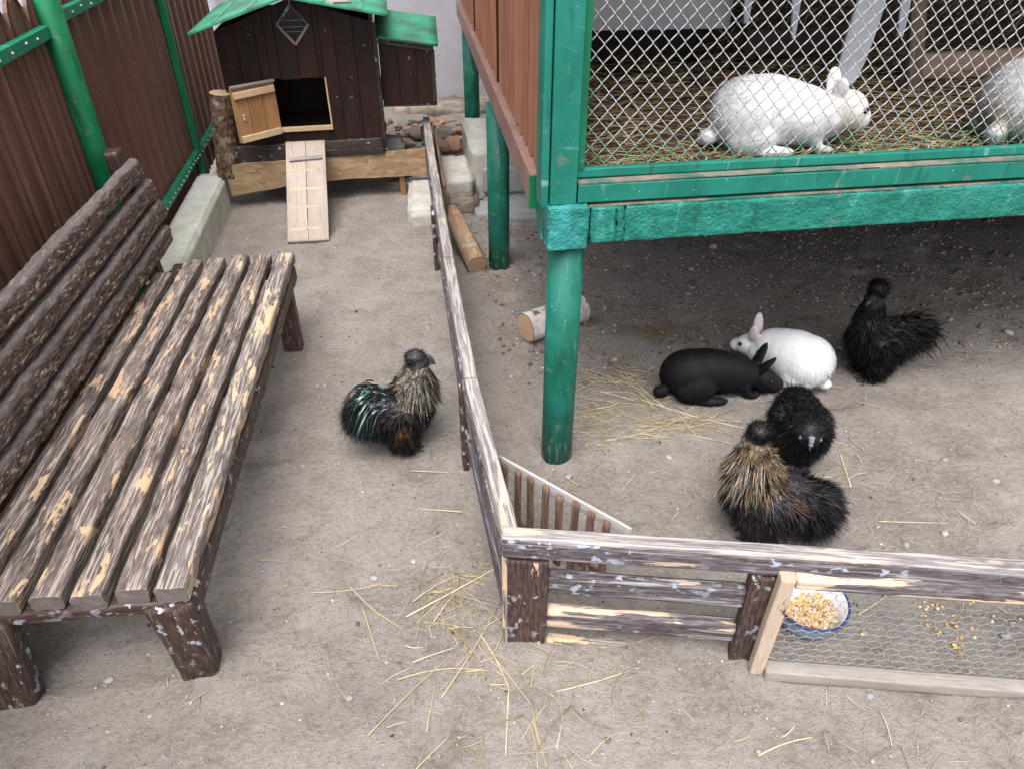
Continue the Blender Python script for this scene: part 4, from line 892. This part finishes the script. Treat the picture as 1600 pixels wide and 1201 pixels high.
# backrest: four bark-edged slabs on two reclined posts
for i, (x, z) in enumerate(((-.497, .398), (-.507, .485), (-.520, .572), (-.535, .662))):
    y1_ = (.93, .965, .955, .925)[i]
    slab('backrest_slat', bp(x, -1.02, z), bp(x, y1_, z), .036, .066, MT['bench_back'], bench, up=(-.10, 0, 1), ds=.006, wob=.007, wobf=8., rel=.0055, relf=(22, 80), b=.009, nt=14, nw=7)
for y_ in (.86, -.80):
    slab('back_post', bp(-.545, y_, -.02), bp(-.580, y_+.01, .745), .055, .048, MT['bench_leg'], bench, up=(1, 0, 0), ds=.02, wob=.005, rel=.0015, b=.010)
    slab('rear_leg', bp(-.46, y_-.02, -.02), bp(-.43, y_-.01, .285), .10, .06, MT['bench_leg'], bench, up=(0, 1, 0), ds=.015, wob=.008, rel=.0012, relf=(6, 60), b=.014)
slab('front_leg', bp(-.052, -.775, -.03), bp(-.050, -.800, .292), .086, .07, MT['bench_leg'], bench, up=(0, -1, 0), ds=.012, wob=.008, rel=.0012, relf=(6, 60), b=.014, taper=1.15)
slab('front_leg', bp(-.030, .665, -.03), bp(-.045, .715, .292), .07, .062, MT['bench_leg'], bench, up=(0, -1, 0), ds=.012, wob=.006, rel=.0012, relf=(6, 60), b=.012, taper=1.1)
slab('front_apron', bp(-.018, -.806, .262), bp(-.018, .80, .262), .042, .066, MT['bench_leg'], bench, ds=.012, wob=.006, rel=.0012, relf=(6, 60), b=.01)
slab('rear_apron', bp(-.46, -.78, .268), bp(-.46, .80, .268), .036, .056, MT['bench_leg'], bench, ds=.02, wob=.004, b=.006)
for y_ in (-.80, .0, .775): slab('cross_rail', bp(-.445, y_, .278), bp(-.045, y_, .278), .05, .034, MT['bench_leg'], bench, ds=.015, wob=.005, rel=.0012, relf=(6, 60), b=.008)

# ------------------------------------------------------------------ animals
def _sph(nu=20, nv=12):
    V = [(0, 0, 1.)]+[(math.sin(math.pi*j/nv)*math.cos(2*math.pi*i/nu), math.sin(math.pi*j/nv)*math.sin(2*math.pi*i/nu), math.cos(math.pi*j/nv)) for j in range(1, nv) for i in range(nu)]+[(0, 0, -1.)]
    Q = [(1+(j-1)*nu+i, 1+j*nu+i, 1+j*nu+(i+1) % nu, 1+(j-1)*nu+(i+1) % nu) for j in range(1, nv-1) for i in range(nu)]; e = len(V)-1
    T = [(0, 1+i, 1+(i+1) % nu) for i in range(nu)]+[(e, 1+(nv-2)*nu+(i+1) % nu, 1+(nv-2)*nu+i) for i in range(nu)]
    return np.array(V), [np.array(Q), np.array(T)]
SPH_V, SPH_F = _sph()
def blob(name, parts, voxel=.006, it=4):
    """one continuous skin grown over overlapping forms"""
    J_ = Join()
    def ell(c, r, rot=(0, 0, 0)):
        V = SPH_V*np.array(r)
        if any(rot): V = V @ np.array(Euler([R(a) for a in rot]).to_matrix()).T
        J_.add(V+np.array(c), SPH_F)
    for p in parts:
        if p[0] == 'e': ell(p[1], p[2], p[3] if len(p) > 3 else (0, 0, 0))
        else:
            a, b_, ra, rb = Vector(p[1]), Vector(p[2]), p[3], p[4]; n = max(3, int((b_-a).length/min(ra, rb)*2.5))
            for k in range(n+1): t = k/n; r = ra+(rb-ra)*t; ell(a.lerp(b_, t), (r, r, r))
    me = J_.mesh(name)
    tmp = bpy.data.objects.new('tmp', me); COL.objects.link(tmp)
    m = tmp.modifiers.new('r', 'REMESH'); m.mode = 'VOXEL'; m.voxel_size = voxel; m.use_smooth_shade = True
    m2 = tmp.modifiers.new('s', 'SMOOTH'); m2.iterations = it; m2.factor = .5
    dg = bpy.context.evaluated_depsgraph_get(); out = bpy.data.meshes.new_from_object(tmp.evaluated_get(dg)); out.name = name
    bpy.data.objects.remove(tmp); bpy.data.meshes.remove(me)
    return out
def paint(me, colf):
    n = len(me.vertices); co = np.empty(n*3, np.float32); me.vertices.foreach_get('co', co); co = co.reshape(-1, 3).astype(float)
    c = np.ones((n, 4), np.float32); c[:, :3] = colf(co); a = me.color_attributes.new('Col', 'FLOAT_COLOR', 'POINT'); a.data.foreach_set('color', c.ravel())
def sample(me, N, rg):
    me.calc_loop_triangles(); T = np.empty(len(me.loop_triangles)*3, np.int32); me.loop_triangles.foreach_get('vertices', T); T = T.reshape(-1, 3)
    n = len(me.vertices); co = np.empty(n*3, np.float32); me.vertices.foreach_get('co', co); co = co.reshape(-1, 3).astype(float)
    nr = np.empty(n*3, np.float32); me.vertices.foreach_get('normal', nr); nr = nr.reshape(-1, 3).astype(float)
    A = np.linalg.norm(np.cross(co[T[:, 1]]-co[T[:, 0]], co[T[:, 2]]-co[T[:, 0]]), axis=1)
    i = rg.choice(len(T), N, p=A/A.sum()); a = rg.random(N); b_ = rg.random(N); f = a+b_ > 1; a[f], b_[f] = 1-a[f], 1-b_[f]
    w = np.stack([1-a-b_, a, b_], 1)
    P = (co[T[i]]*w[:, :, None]).sum(1); Q = (nr[T[i]]*w[:, :, None]).sum(1); Q /= np.linalg.norm(Q, axis=1)[:, None]+1e-9
    return P, Q
def strands(P, D, L, Wd, droop, C, rg, n=4, tipc=1.15, curl=.0, lie=None):
    N = len(P); D = D/(np.linalg.norm(D, axis=1)[:, None]+1e-9); L = np.broadcast_to(L, (N,)); Wd = np.broadcast_to(Wd, (N,)); droop = np.broadcast_to(droop, (N,))
    side = np.cross(D, rg.normal(size=(N, 3)) if lie is None else lie+.25*rg.normal(size=(N, 3))); side /= np.linalg.norm(side, axis=1)[:, None]+1e-9
    cv = rg.normal(size=(N, 3))*curl
    t = np.linspace(0, 1, n+1); prof = np.interp(t, [0, .25, .5, .75, 1], [.75, 1., .9, .6, .0])
    V = []; CC = []
    for k, tt in enumerate(t):
        c = P+D*(L*tt)[:, None]+np.array([0, 0, -1.])*(droop*L*tt*tt)[:, None]+cv*(L*tt*tt)[:, None]
        w = side*(Wd*prof[k]/2)[:, None]
        if k < n: V += [c-w, c+w]; CC += [C*(1+(tipc-1)*tt)]*2
        else: V += [c]; CC += [C*tipc]
    m = 2*n+1; V = np.stack(V, 1).reshape(-1, 3); CC = np.clip(np.stack(CC, 1).reshape(-1, 3), 0, 1)
    o = (np.arange(N)*m)[:, None]; Q = []
    for k in range(n-1): Q.append(o+np.array([[2*k, 2*k+1, 2*k+3, 2*k+2]]))
    Tt = o+np.array([[2*n-2, 2*n-1, 2*n]])
    return V, [np.concatenate(Q), Tt], CC
def clump(P, f, a, seed=0):
    return a*np.stack([fbm(P[:, 0]*f, P[:, 1]*f, P[:, 2]*f, seed+k*31, 2) for k in range(3)], 1)
def ball(name, c, r, mat, parent, M, sc=(1, 1, 1)):
    bm = bmesh.new(); bmesh.ops.create_uvsphere(bm, u_segments=14, v_segments=10, radius=r); bmesh.ops.scale(bm, vec=sc, verts=bm.verts); me = bpy.data.meshes.new(name); bm.to_mesh(me); bm.free()
    me.polygons.foreach_set('use_smooth', np.full(len(me.polygons), True)); return link(name, me, mat, parent, M @ Matrix.Translation(c))
def A3(*v): return np.array(v, float)

def rabbit(label, loc, rz, scale, parts, colf, furlen, N, eyes, nose, back=(-1, 0, -.25), seed=1, voxel=.0045, group=None):
    rg = np.random.default_rng(seed); z = gh(loc[0], loc[1]) if len(loc) < 3 else loc[2]
    t = thing('rabbit', label, 'rabbit', (loc[0], loc[1], z), rz); M = wm(t) @ Matrix.Scale(scale, 4)
    me = blob('body', parts, voxel, 14); paint(me, colf); body = link('body', me, MT['fur'], t, M)
    P, Q = sample(me, N, rg)
    D = Q*.34+A3(*back)*.66+rg.normal(size=P.shape)*.10+clump(P, 48, .30, seed)
    thin = np.clip((P[:, 2]-.14)/.02, 0, 1)*(P[:, 0] > .08)       # short hair on the ears
    C = colf(P)*rg.uniform(.82, 1.1, (N, 1))*(1+.07*fbm(P[:, 0]*40, P[:, 1]*40, P[:, 2]*40, seed, 2))[:, None]
    V, F, CC = strands(P-Q*.001, D, furlen*rg.uniform(.5, 1.2, N)*(1-.65*thin), .0013, .15, C, rg, 3, 1.04, lie=Q)
    J = Join(); J.add(V, F, CC); link('fur', J.mesh('fur', True, np.repeat(Q+.20*rg.normal(size=Q.shape), 7, 0)), MT['fur'], t, M)
    for e in eyes: ball('eye', e, .0085, MT['black'], t, M, (1, .75, 1))
    return t
def rab_parts(head=(.190, .0, .075), hp=18, ears=(((.155, .018, .105), (.150, .030, .185)), ((.155, -.018, .105), (.175, -.035, .19))), plump=1., muzz=.05, tail=(-.19, 0, .06)):
    hx_, hy_, hz_ = head
    ps = [('e', (-.085, 0, .088*plump), (.105, .080*plump, .088*plump)), ('e', (.0, 0, .090*plump), (.11, .070*plump, .080*plump)), ('e', (.075, 0, .078), (.085, .058*plump, .066)), ('e', (-.04, 0, .092*plump), (.125, .074*plump, .086*plump)), ('e', (.035, 0, .086*plump), (.105, .064*plump, .074*plump)),
          ('e', (.12, hy_*.4, .075), (.055, .045, .052)), ('e', (hx_-.005, hy_, hz_), (.055, .043, .045), (0, hp, 0)),
          ('e', (hx_+muzz*.8, hy_, hz_-.4*muzz), (.034, .032, .029), (0, hp, 0)), ('e', (hx_-.01, hy_+.018, hz_-.014), (.026, .016, .02)), ('e', (hx_-.01, hy_-.018, hz_-.014), (.026, .016, .02)), ('c', (.10, hy_*.3, .09), (hx_-.01, hy_, hz_+.005), .042, .034)]
    for s in (-1, 1):
        ps += [('e', (-.075, .058*s, .058), (.072, .034, .056), (0, -15, 0)), ('e', (-.015, .070*s, .015), (.060, .019, .015)), ('c', (.095, .036*s, .06), (.120, .036*s, .016), .022, .014), ('e', (.138, .036*s, .011), (.030, .014, .011))]
    ps.append(('e', tail, (.028, .022, .022)))
    for a, b_ in ears:
        a, b_ = Vector(a), Vector(b_); d = b_-a; L = d.length; q = d.to_track_quat('X', 'Z').to_euler()
        ps.append(('e', a.lerp(b_, .5), (L*.60, .0225, .0105), [math.degrees(v) for v in q]))
    return ps
def tone(c): 
    c = A3(*c)
    return lambda P: np.clip(c[None]*(1+.10*fbm(P[:, 0]*40, P[:, 1]*40, P[:, 2]*40, 5)[:, None]), 0, 1)
def white_pink(P):
    C = np.tile(A3(.78, .78, .80), (len(P), 1)); ear = (P[:, 2] > .122) & (P[:, 0] > .105); C[ear] = (.74, .66, .66); return C*(1+.03*fbm(P[:, 0]*30, P[:, 1]*30, P[:, 2]*30, 2)[:, None])
rabbit('black rabbit crouching with its nose down on the ground, one ear upright', (.632, .262), R(-6), 1.03, rab_parts(head=(.182, -.004, .056), hp=26, ears=(((.140, .016, .085), (.172, .022, .185)), ((.142, -.014, .083), (.186, -.040, .165))), tail=(-.188, -.03, .035)),
       tone((.006, .006, .008)), .009, 40000, [(.192, -.043, .070), (.192, .036, .070)], None, seed=3)
rabbit('white rabbit with upright ears sitting behind the black rabbit', (.935, .325), R(128), .93, rab_parts(head=(.168, .0, .080), hp=20, plump=1.24, ears=(((.140, .018, .105), (.128, .060, .205)), ((.142, -.018, .105), (.165, -.048, .205))), tail=(-.172, 0, .045))+[('e', (-.04, 0, .10), (.115, .092, .105))],
       white_pink, .008, 34000, [(.182, .041, .092), (.182, -.041, .092)], None, seed=4)
def cream(P):
    C = np.tile(A3(.82, .81, .82), (len(P), 1)); h = np.clip((P[:, 0]-.12)/.03, 0, 1)*np.clip(.55+.8*fbm(P[:, 0]*22, P[:, 1]*22, P[:, 2]*22, 9), 0, 1)*.55
    C = C*(1-h[:, None])+A3(.70, .56, .42)*h[:, None]; return C
big = rab_parts(head=(.186, -.010, .115), hp=30, plump=1.16, muzz=.046, ears=(((.150, .026, .150), (.150, .046, .212)), ((.150, -.026, .148), (.138, -.048, .205))), tail=(-.188, -.01, .040))
big += [('e', (.186, -.010, .112), (.058, .054, .056)), ('e', (.222, -.012, .092), (.036, .036, .034)), ('e', (.135, 0, .098), (.062, .062, .064)), ('e', (.06, 0, .10), (.09, .07, .08))]
rabbit('large fluffy white rabbit with cream face standing on the hutch straw', (.612, .145, .935), R(-8), .97, big, cream, .012, 52000, [(.220, -.054, .122), (.220, .036, .122)], None, seed=5)
def cream2(P):
    C = np.tile(A3(.80, .79, .81), (len(P), 1)); h = np.clip(fbm(P[:, 0]*14, P[:, 1]*14, P[:, 2]*14, 19)*2-.1, 0, .6); return C*(1-h[:, None])+A3(.62, .52, .42)*h[:, None]
rabbit('pale rabbit with beige patches cut off by the right edge behind the mesh', (1.410, .170, .935), R(28), 1.12, big, cream2, .013, 44000, [(.220, -.054, .122), (.220, .036, .122)], None, seed=6)

# silkie chickens
def silkie(name, label, loc, rz, scale, colf, seed, neck=((.075, 0, .22), (.088, 0, .325)), head=(.100, 0, .345), crest=(.088, 0, .378), crest_r=(.036, .034, .030), tail=((-.125, 0, .19), (.080, .072, .075)), beakdir=(1, 0, -.25),
           N=36000, fl=.030, comb=True, combmat='comb', body_up=0, crestcol=None, neckr=(.058, .037), lobes=False, step=.0, fan=0, cape=None, capen=4200):
    rg = np.random.default_rng(seed); t = thing(name, label, 'chicken', (loc[0], loc[1], gh(*loc)), rz); M = wm(t) @ Matrix.Scale(scale, 4)
    bu = body_up
    ps = [('e', (0, 0, .160+bu), (.112, .082, .080)), ('e', (.055, 0, .175+bu), (.070, .070, .078)), ('e', (-.03, 0, .15+bu), (.09, .078, .07)), ('c', (.05, 0, .18+bu), neck[0], .062, neckr[0]), ('c', neck[0], neck[1], neckr[0], neckr[1]), ('c', neck[1], head, neckr[1], .030),
          ('e', head, (.033, .028, .029)), ('e', crest, crest_r), ('e', tail[0], tail[1]), ('e', (-.06, 0, .17+bu), (.08, .07, .065))]
    for s in (-1, 1): ps += [('e', (.005+step*s, .036*s, .085), (.052, .040, .062)), ('c', (.012+step*s, .036*s, .05), (.018+step*s, .036*s, .022), .024, .016), ('e', (.0, .074*s, .165+bu), (.075, .02, .05))]
    me = blob('body', ps, .006); paint(me, lambda P: np.where((np.linalg.norm((P-A3(*crest))/A3(*crest_r), axis=1) < 1.35)[:, None] & (crestcol is not None), A3(*(crestcol or (0, 0, 0)))[None], colf(P, np.random.default_rng(1))*.6)); link('body', me, MT['feather'], t, M)
    P, Q = sample(me, N, rg); hz = np.clip((P[:, 2]-.20)/.1, 0, 1)
    D = Q*.38+A3(-.36, 0, -.50)+rg.normal(size=P.shape)*.10+clump(P, 60, .6, seed)
    tl = np.clip((-.07-P[:, 0])/.05, 0, 1); D = D+tl[:, None]*(Q*.30+A3(-.40, 0, .10)); D[:, 2] -= hz*.25
    hd = np.linalg.norm(P-A3(*head), axis=1) < .037; cr = np.linalg.norm((P-A3(*crest))/A3(*crest_r), axis=1) < 1.32
    L = fl*rg.uniform(.55, 1.25, N)*(1+.5*tl)*(1-.35*hz); L[hd] *= .35; L[cr] = .016*rg.uniform(.6, 1.2, cr.sum()); D[cr] = Q[cr]+rg.normal(size=(cr.sum(), 3))*.25+A3(-.2, 0, .35)
    C = colf(P, rg)
    if crestcol is not None: C[cr] = A3(*crestcol)*rg.uniform(.6, 1.3, (cr.sum(), 1))
    dq = (D*Q).sum(1)/(np.linalg.norm(D, axis=1)+1e-9); D = D+Q*(np.clip(.42-dq, 0, 1)*np.linalg.norm(D, axis=1))[:, None]
    V, F, CC = strands(P-Q*.003, D, L, .0013*rg.uniform(.5, 1.3, N), .35*rg.uniform(.2, 1.6, N), C, rg, 4, 1.15, .22)
    J = Join(); J.add(V, F, CC); NR = [np.repeat(Q+.35*rg.normal(size=Q.shape), 9, 0)]
    if cape is not None:      # long hackle feathers that fall over the shoulders
        nk0, nk1 = A3(*neck[0]), A3(*neck[1]); tt = rg.random(capen)**.8; a = rg.uniform(0, 6.283, capen); rr = (neckr[0]+(neckr[1]-neckr[0])*tt)*.97
        out = np.stack([np.cos(a), np.sin(a), 0*a], 1); Pc = nk0+(nk1-nk0)*tt[:, None]+out*rr[:, None]
        C = pickc(rg, capen, cape); Pn = clump(Pc, 45, .35, 3); V, F, CC = strands(Pc, out*.50+A3(-.12, 0, -.85)+Pn+rg.normal(size=(capen, 3))*.08, rg.uniform(.035, .068, capen), .0022*rg.uniform(.5, 1.3, capen), .35, C, rg, 4, 1.2, .14); J.add(V, F, CC); NR.append(np.repeat(out+A3(0, 0, .5)+.35*rg.normal(size=out.shape), 9, 0))
    if fan:                   # loose ragged tail feathers
        Pt = A3(*tail[0])+rg.normal(size=(fan, 3))*A3(.030, .024, .028); V, F, CC = strands(Pt, np.stack([-np.ones(fan), rg.normal(size=fan)*.35, rg.uniform(-.5, .75, fan)], 1), rg.uniform(.07, .125, fan), .0048*rg.uniform(.6, 1.2, fan), rg.uniform(.3, .9, fan), colf(Pt, rg), rg, 6, 1.2, .14); J.add(V, F, CC); NR.append(np.repeat(A3(0, -.4, 1)+.5*rg.normal(size=(fan, 3)), 13, 0))
    link('plumage', J.mesh('plumage', True, np.concatenate(NR)), MT['feather'], t, M)
    # beak, eyes, comb
    bd = Vector(beakdir).normalized(); hv = Vector(head); Mb, _ = frame(hv+bd*.024, hv+bd*.058)
    V, q, cp = tube_np([(0, 0, 0), (.010, 0, -.0002), (.020, 0, -.0015), (.030, 0, -.006)], [.0088, .0075, .0048, .0008], 8); J = Join(); J.add(V, [q]+cp); link('beak', J.mesh('beak'), MT['beak'], t, M @ Mb)
    sd = bd.cross(Vector((0, 0, 1))).normalized(); up_ = sd.cross(bd)
    for s in (-1, 1):
        ball('eye', hv+bd*.018+sd*s*.023+up_*.006, .0052, MT['black'], t, M)
        if lobes: ball('ear_lobe', hv+bd*.014+sd*s*.031+up_*.004, .0075, MT['comb'], t, M, (.8, .8, 1.1))
    if comb: 
        me = blob('comb', [('e', hv+bd*.032+up_*.016, (.010, .009, .009)), ('e', hv+bd*.024+up_*.024, (.009, .011, .007)), ('e', hv+bd*.040+up_*.007, (.008, .008, .007))], .0025, 2)
        link('comb', me, MT[combmat], t, M)
    # feet with three front toes and a hind toe
    for s in (-1, 1):
        f0 = Vector((.020+step*s, .036*s, .028)); fp_ = [('c', f0, (.026+step*s, .036*s, .008), .0075, .006)]
        for a in (-.55, 0, .55): fp_.append(('c', (.026+step*s, .036*s, .008), (.026+step*s+.045*math.cos(a), .036*s+.045*math.sin(a), .005), .0058, .0038))
        fp_.append(('c', (.026+step*s, .036*s, .008), (-.002+step*s, .036*s, .006), .005, .0035))
        link('foot', blob('foot', fp_, .0022, 2), MT['skin'], t, M)
        Pf = np.tile(np.array(f0), (420, 1))+rg.normal(size=(420, 3))*A3(.012, .009, .010); V, F, CC = strands(Pf, rg.normal(size=(420, 3))*A3(.8, .9, .2)+A3(.5, 0, -.75), .026, .0022, .1, colf(Pf, rg)*.8, rg, 3)
        V[:, 2] = np.maximum(V[:, 2], .003); J = Join(); J.add(V, F, CC); link('foot_feathers', J.mesh('foot_feathers'), MT['feather'], t, M)
    return t, M
def pickc(rg, N, pal, w=None):
    p = np.array(pal); return p[rg.choice(len(p), N, p=w)]*rg.uniform(.7, 1.3, (N, 1))
BLK = [(.006, .006, .007), (.010, .010, .012), (.018, .017, .021), (.005, .005, .006)]
def col_black(P, rg): return pickc(rg, len(P), BLK)
def col_far(P, rg):
    C = pickc(rg, len(P), [(.004, .004, .005), (.006, .006, .007), (.009, .009, .011)]); m = (P[:, 2] > .225) & (P[:, 2] < .285) & (rg.random(len(P)) < .26); C[m] = (.12, .10, .085); return C
def col_cock(P, rg):
    C = pickc(rg, len(P), [(.012, .010, .012), (.022, .016, .018), (.040, .024, .020), (.018, .02, .026)]); N = len(P); r = rg.random(N)
    h = (P[:, 2] > .205) & (P[:, 2] < .335) & (P[:, 0] > .0); m = h & (r < .62); C[m] = pickc(rg, m.sum(), [(.36, .31, .235), (.27, .24, .20), (.20, .165, .12), (.42, .39, .34)])
    m = (P[:, 2] < .15) & (P[:, 0] > -.03) & (r < .5); C[m] = pickc(rg, m.sum(), [(.06, .045, .045), (.085, .06, .05)])
    m = (np.linalg.norm(P-A3(-.005, -.085, .15), axis=1) < .026) & (r < .75); C[m] = (.30, .13, .06)
    m = (P[:, 2] > .345) & (r < .3); C[m] = (.13, .12, .12); return C
def col_gold(P, rg):
    C = pickc(rg, len(P), [(.030, .028, .034), (.05, .047, .055), (.085, .08, .088), (.022, .02, .024)]); N = len(P); r = rg.random(N)
    h = np.clip((P[:, 2]-.215)/.035, 0, 1)*(P[:, 0] > -.02); m = r < h*.9; C[m] = pickc(rg, m.sum(), [(.34, .22, .12), (.38, .28, .17), (.26, .16, .08), (.33, .28, .22), (.15, .10, .06)])
    m = (P[:, 2] > .330) & (r < .55); C[m] = (.10, .06, .035)
    m = (fbm(P[:, 0]*30, P[:, 1]*30, P[:, 2]*30, 8) > .25) & (P[:, 2] < .23) & (P[:, 0] > -.07) & (r < .6); C[m] = (.16, .085, .055)
    m = (P[:, 0] < -.08); C[m] = pickc(rg, m.sum(), [(.016, .015, .019), (.03, .028, .034), (.011, .010, .013)]); return C
cock, CM = silkie('cockerel', 'black cockerel with silver hackle and glossy green tail, left of the low fence', (-.502, .140), R(14), .93, col_cock, 21, neck=((.055, 0, .228), (.082, 0, .318)), head=(.096, 0, .340), crest=(.078, 0, .366), crest_r=(.032, .028, .024),
                  tail=((-.105, 0, .185), (.060, .060, .068)), beakdir=(1, -.25, -.12), combmat='beak', fl=.028, neckr=(.074, .040), crestcol=(.06, .055, .055), cape=[(.30, .265, .21), (.22, .195, .155), (.14, .115, .085), (.42, .40, .36), (.03, .028, .026), (.05, .045, .04), (.09, .075, .06)])
rg = np.random.default_rng(5); nt_ = 900
Pt = A3(-.072, 0, .243)+rg.normal(size=(nt_, 3))*A3(.016, .024, .010); Dt = np.stack([-np.ones(nt_), rg.normal(size=nt_)*.55, rg.uniform(.15, 1.0, nt_)], 1)
ct = np.array([(.006, .026, .022), (.008, .045, .036), (.006, .007, .008), (.010, .010, .013), (.02, .085, .07), (.07, .075, .09)])[rg.choice(6, nt_, p=[.20, .12, .38, .22, .03, .05])]
V, F, CC = strands(Pt, Dt, rg.uniform(.08, .135, nt_), .0058*rg.uniform(.6, 1.3, nt_), rg.uniform(.9, 1.45, nt_), ct, rg, 7, 1.2, .10)
Jt = Join(); Jt.add(V, F, CC)
link('tail_feathers', Jt.mesh('tail_feathers'), MT['sickle'], cock, CM)
P = A3(-.068, 0, .242)+rg.normal(size=(900, 3))*A3(.014, .026, .006); V, F, CC = strands(P, rg.normal(size=(900, 3))*.3+A3(-.8, 0, .2), .034, .0018, .9, pickc(rg, 900, [(.30, .30, .34), (.2, .2, .23), (.05, .05, .06)]), rg, 4)
J = Join(); J.add(V, F, CC); link('saddle_feathers', J.mesh('saddle_feathers'), MT['feather'], cock, CM)

silkie('hen', 'hen with golden buff neck, black crest and fluffy black tail behind the front fence', (.512, -.425), R(168), .99, col_gold, 22, cape=[(.32, .225, .135), (.38, .30, .21), (.23, .155, .09), (.32, .29, .25), (.12, .10, .09), (.19, .18, .18)], neck=((.048, 0, .235), (.066, .0, .325)), head=(.078, .0, .355), crest=(.068, 0, .392), crest_r=(.030, .029, .025), beakdir=(1, .1, -.3), N=40000, neckr=(.074, .044), crestcol=(.012, .010, .012), comb=False, tail=((-.110, .01, .145), (.074, .066, .076)), fl=.030)
silkie('hen', 'fluffy black hen facing the camera with pale comb, between rabbits and golden hen', (.758, -.125), R(-110), .92, col_black, 23, neck=((.085, 0, .190), (.115, 0, .215)), head=(.140, 0, .222), crest=(.118, 0, .245), crest_r=(.036, .036, .024), beakdir=(1, 0, -.35), N=40000, neckr=(.075, .055), lobes=True, tail=((-.10, 0, .160), (.066, .056, .056)), fl=.030)
silkie('hen', 'black hen with drooping tail standing alone in the shade under the hutch', (1.268, .285), R(184), .98, col_far, 24, neck=((.070, 0, .235), (.082, 0, .325)), head=(.088, 0, .345), crest=(.078, 0, .385), crest_r=(.033, .032, .029), beakdir=(1, .6, -.1), N=36000, comb=False, neckr=(.054, .036), fan=340, tail=((-.125, 0, .185), (.070, .045, .058)), fl=.032)
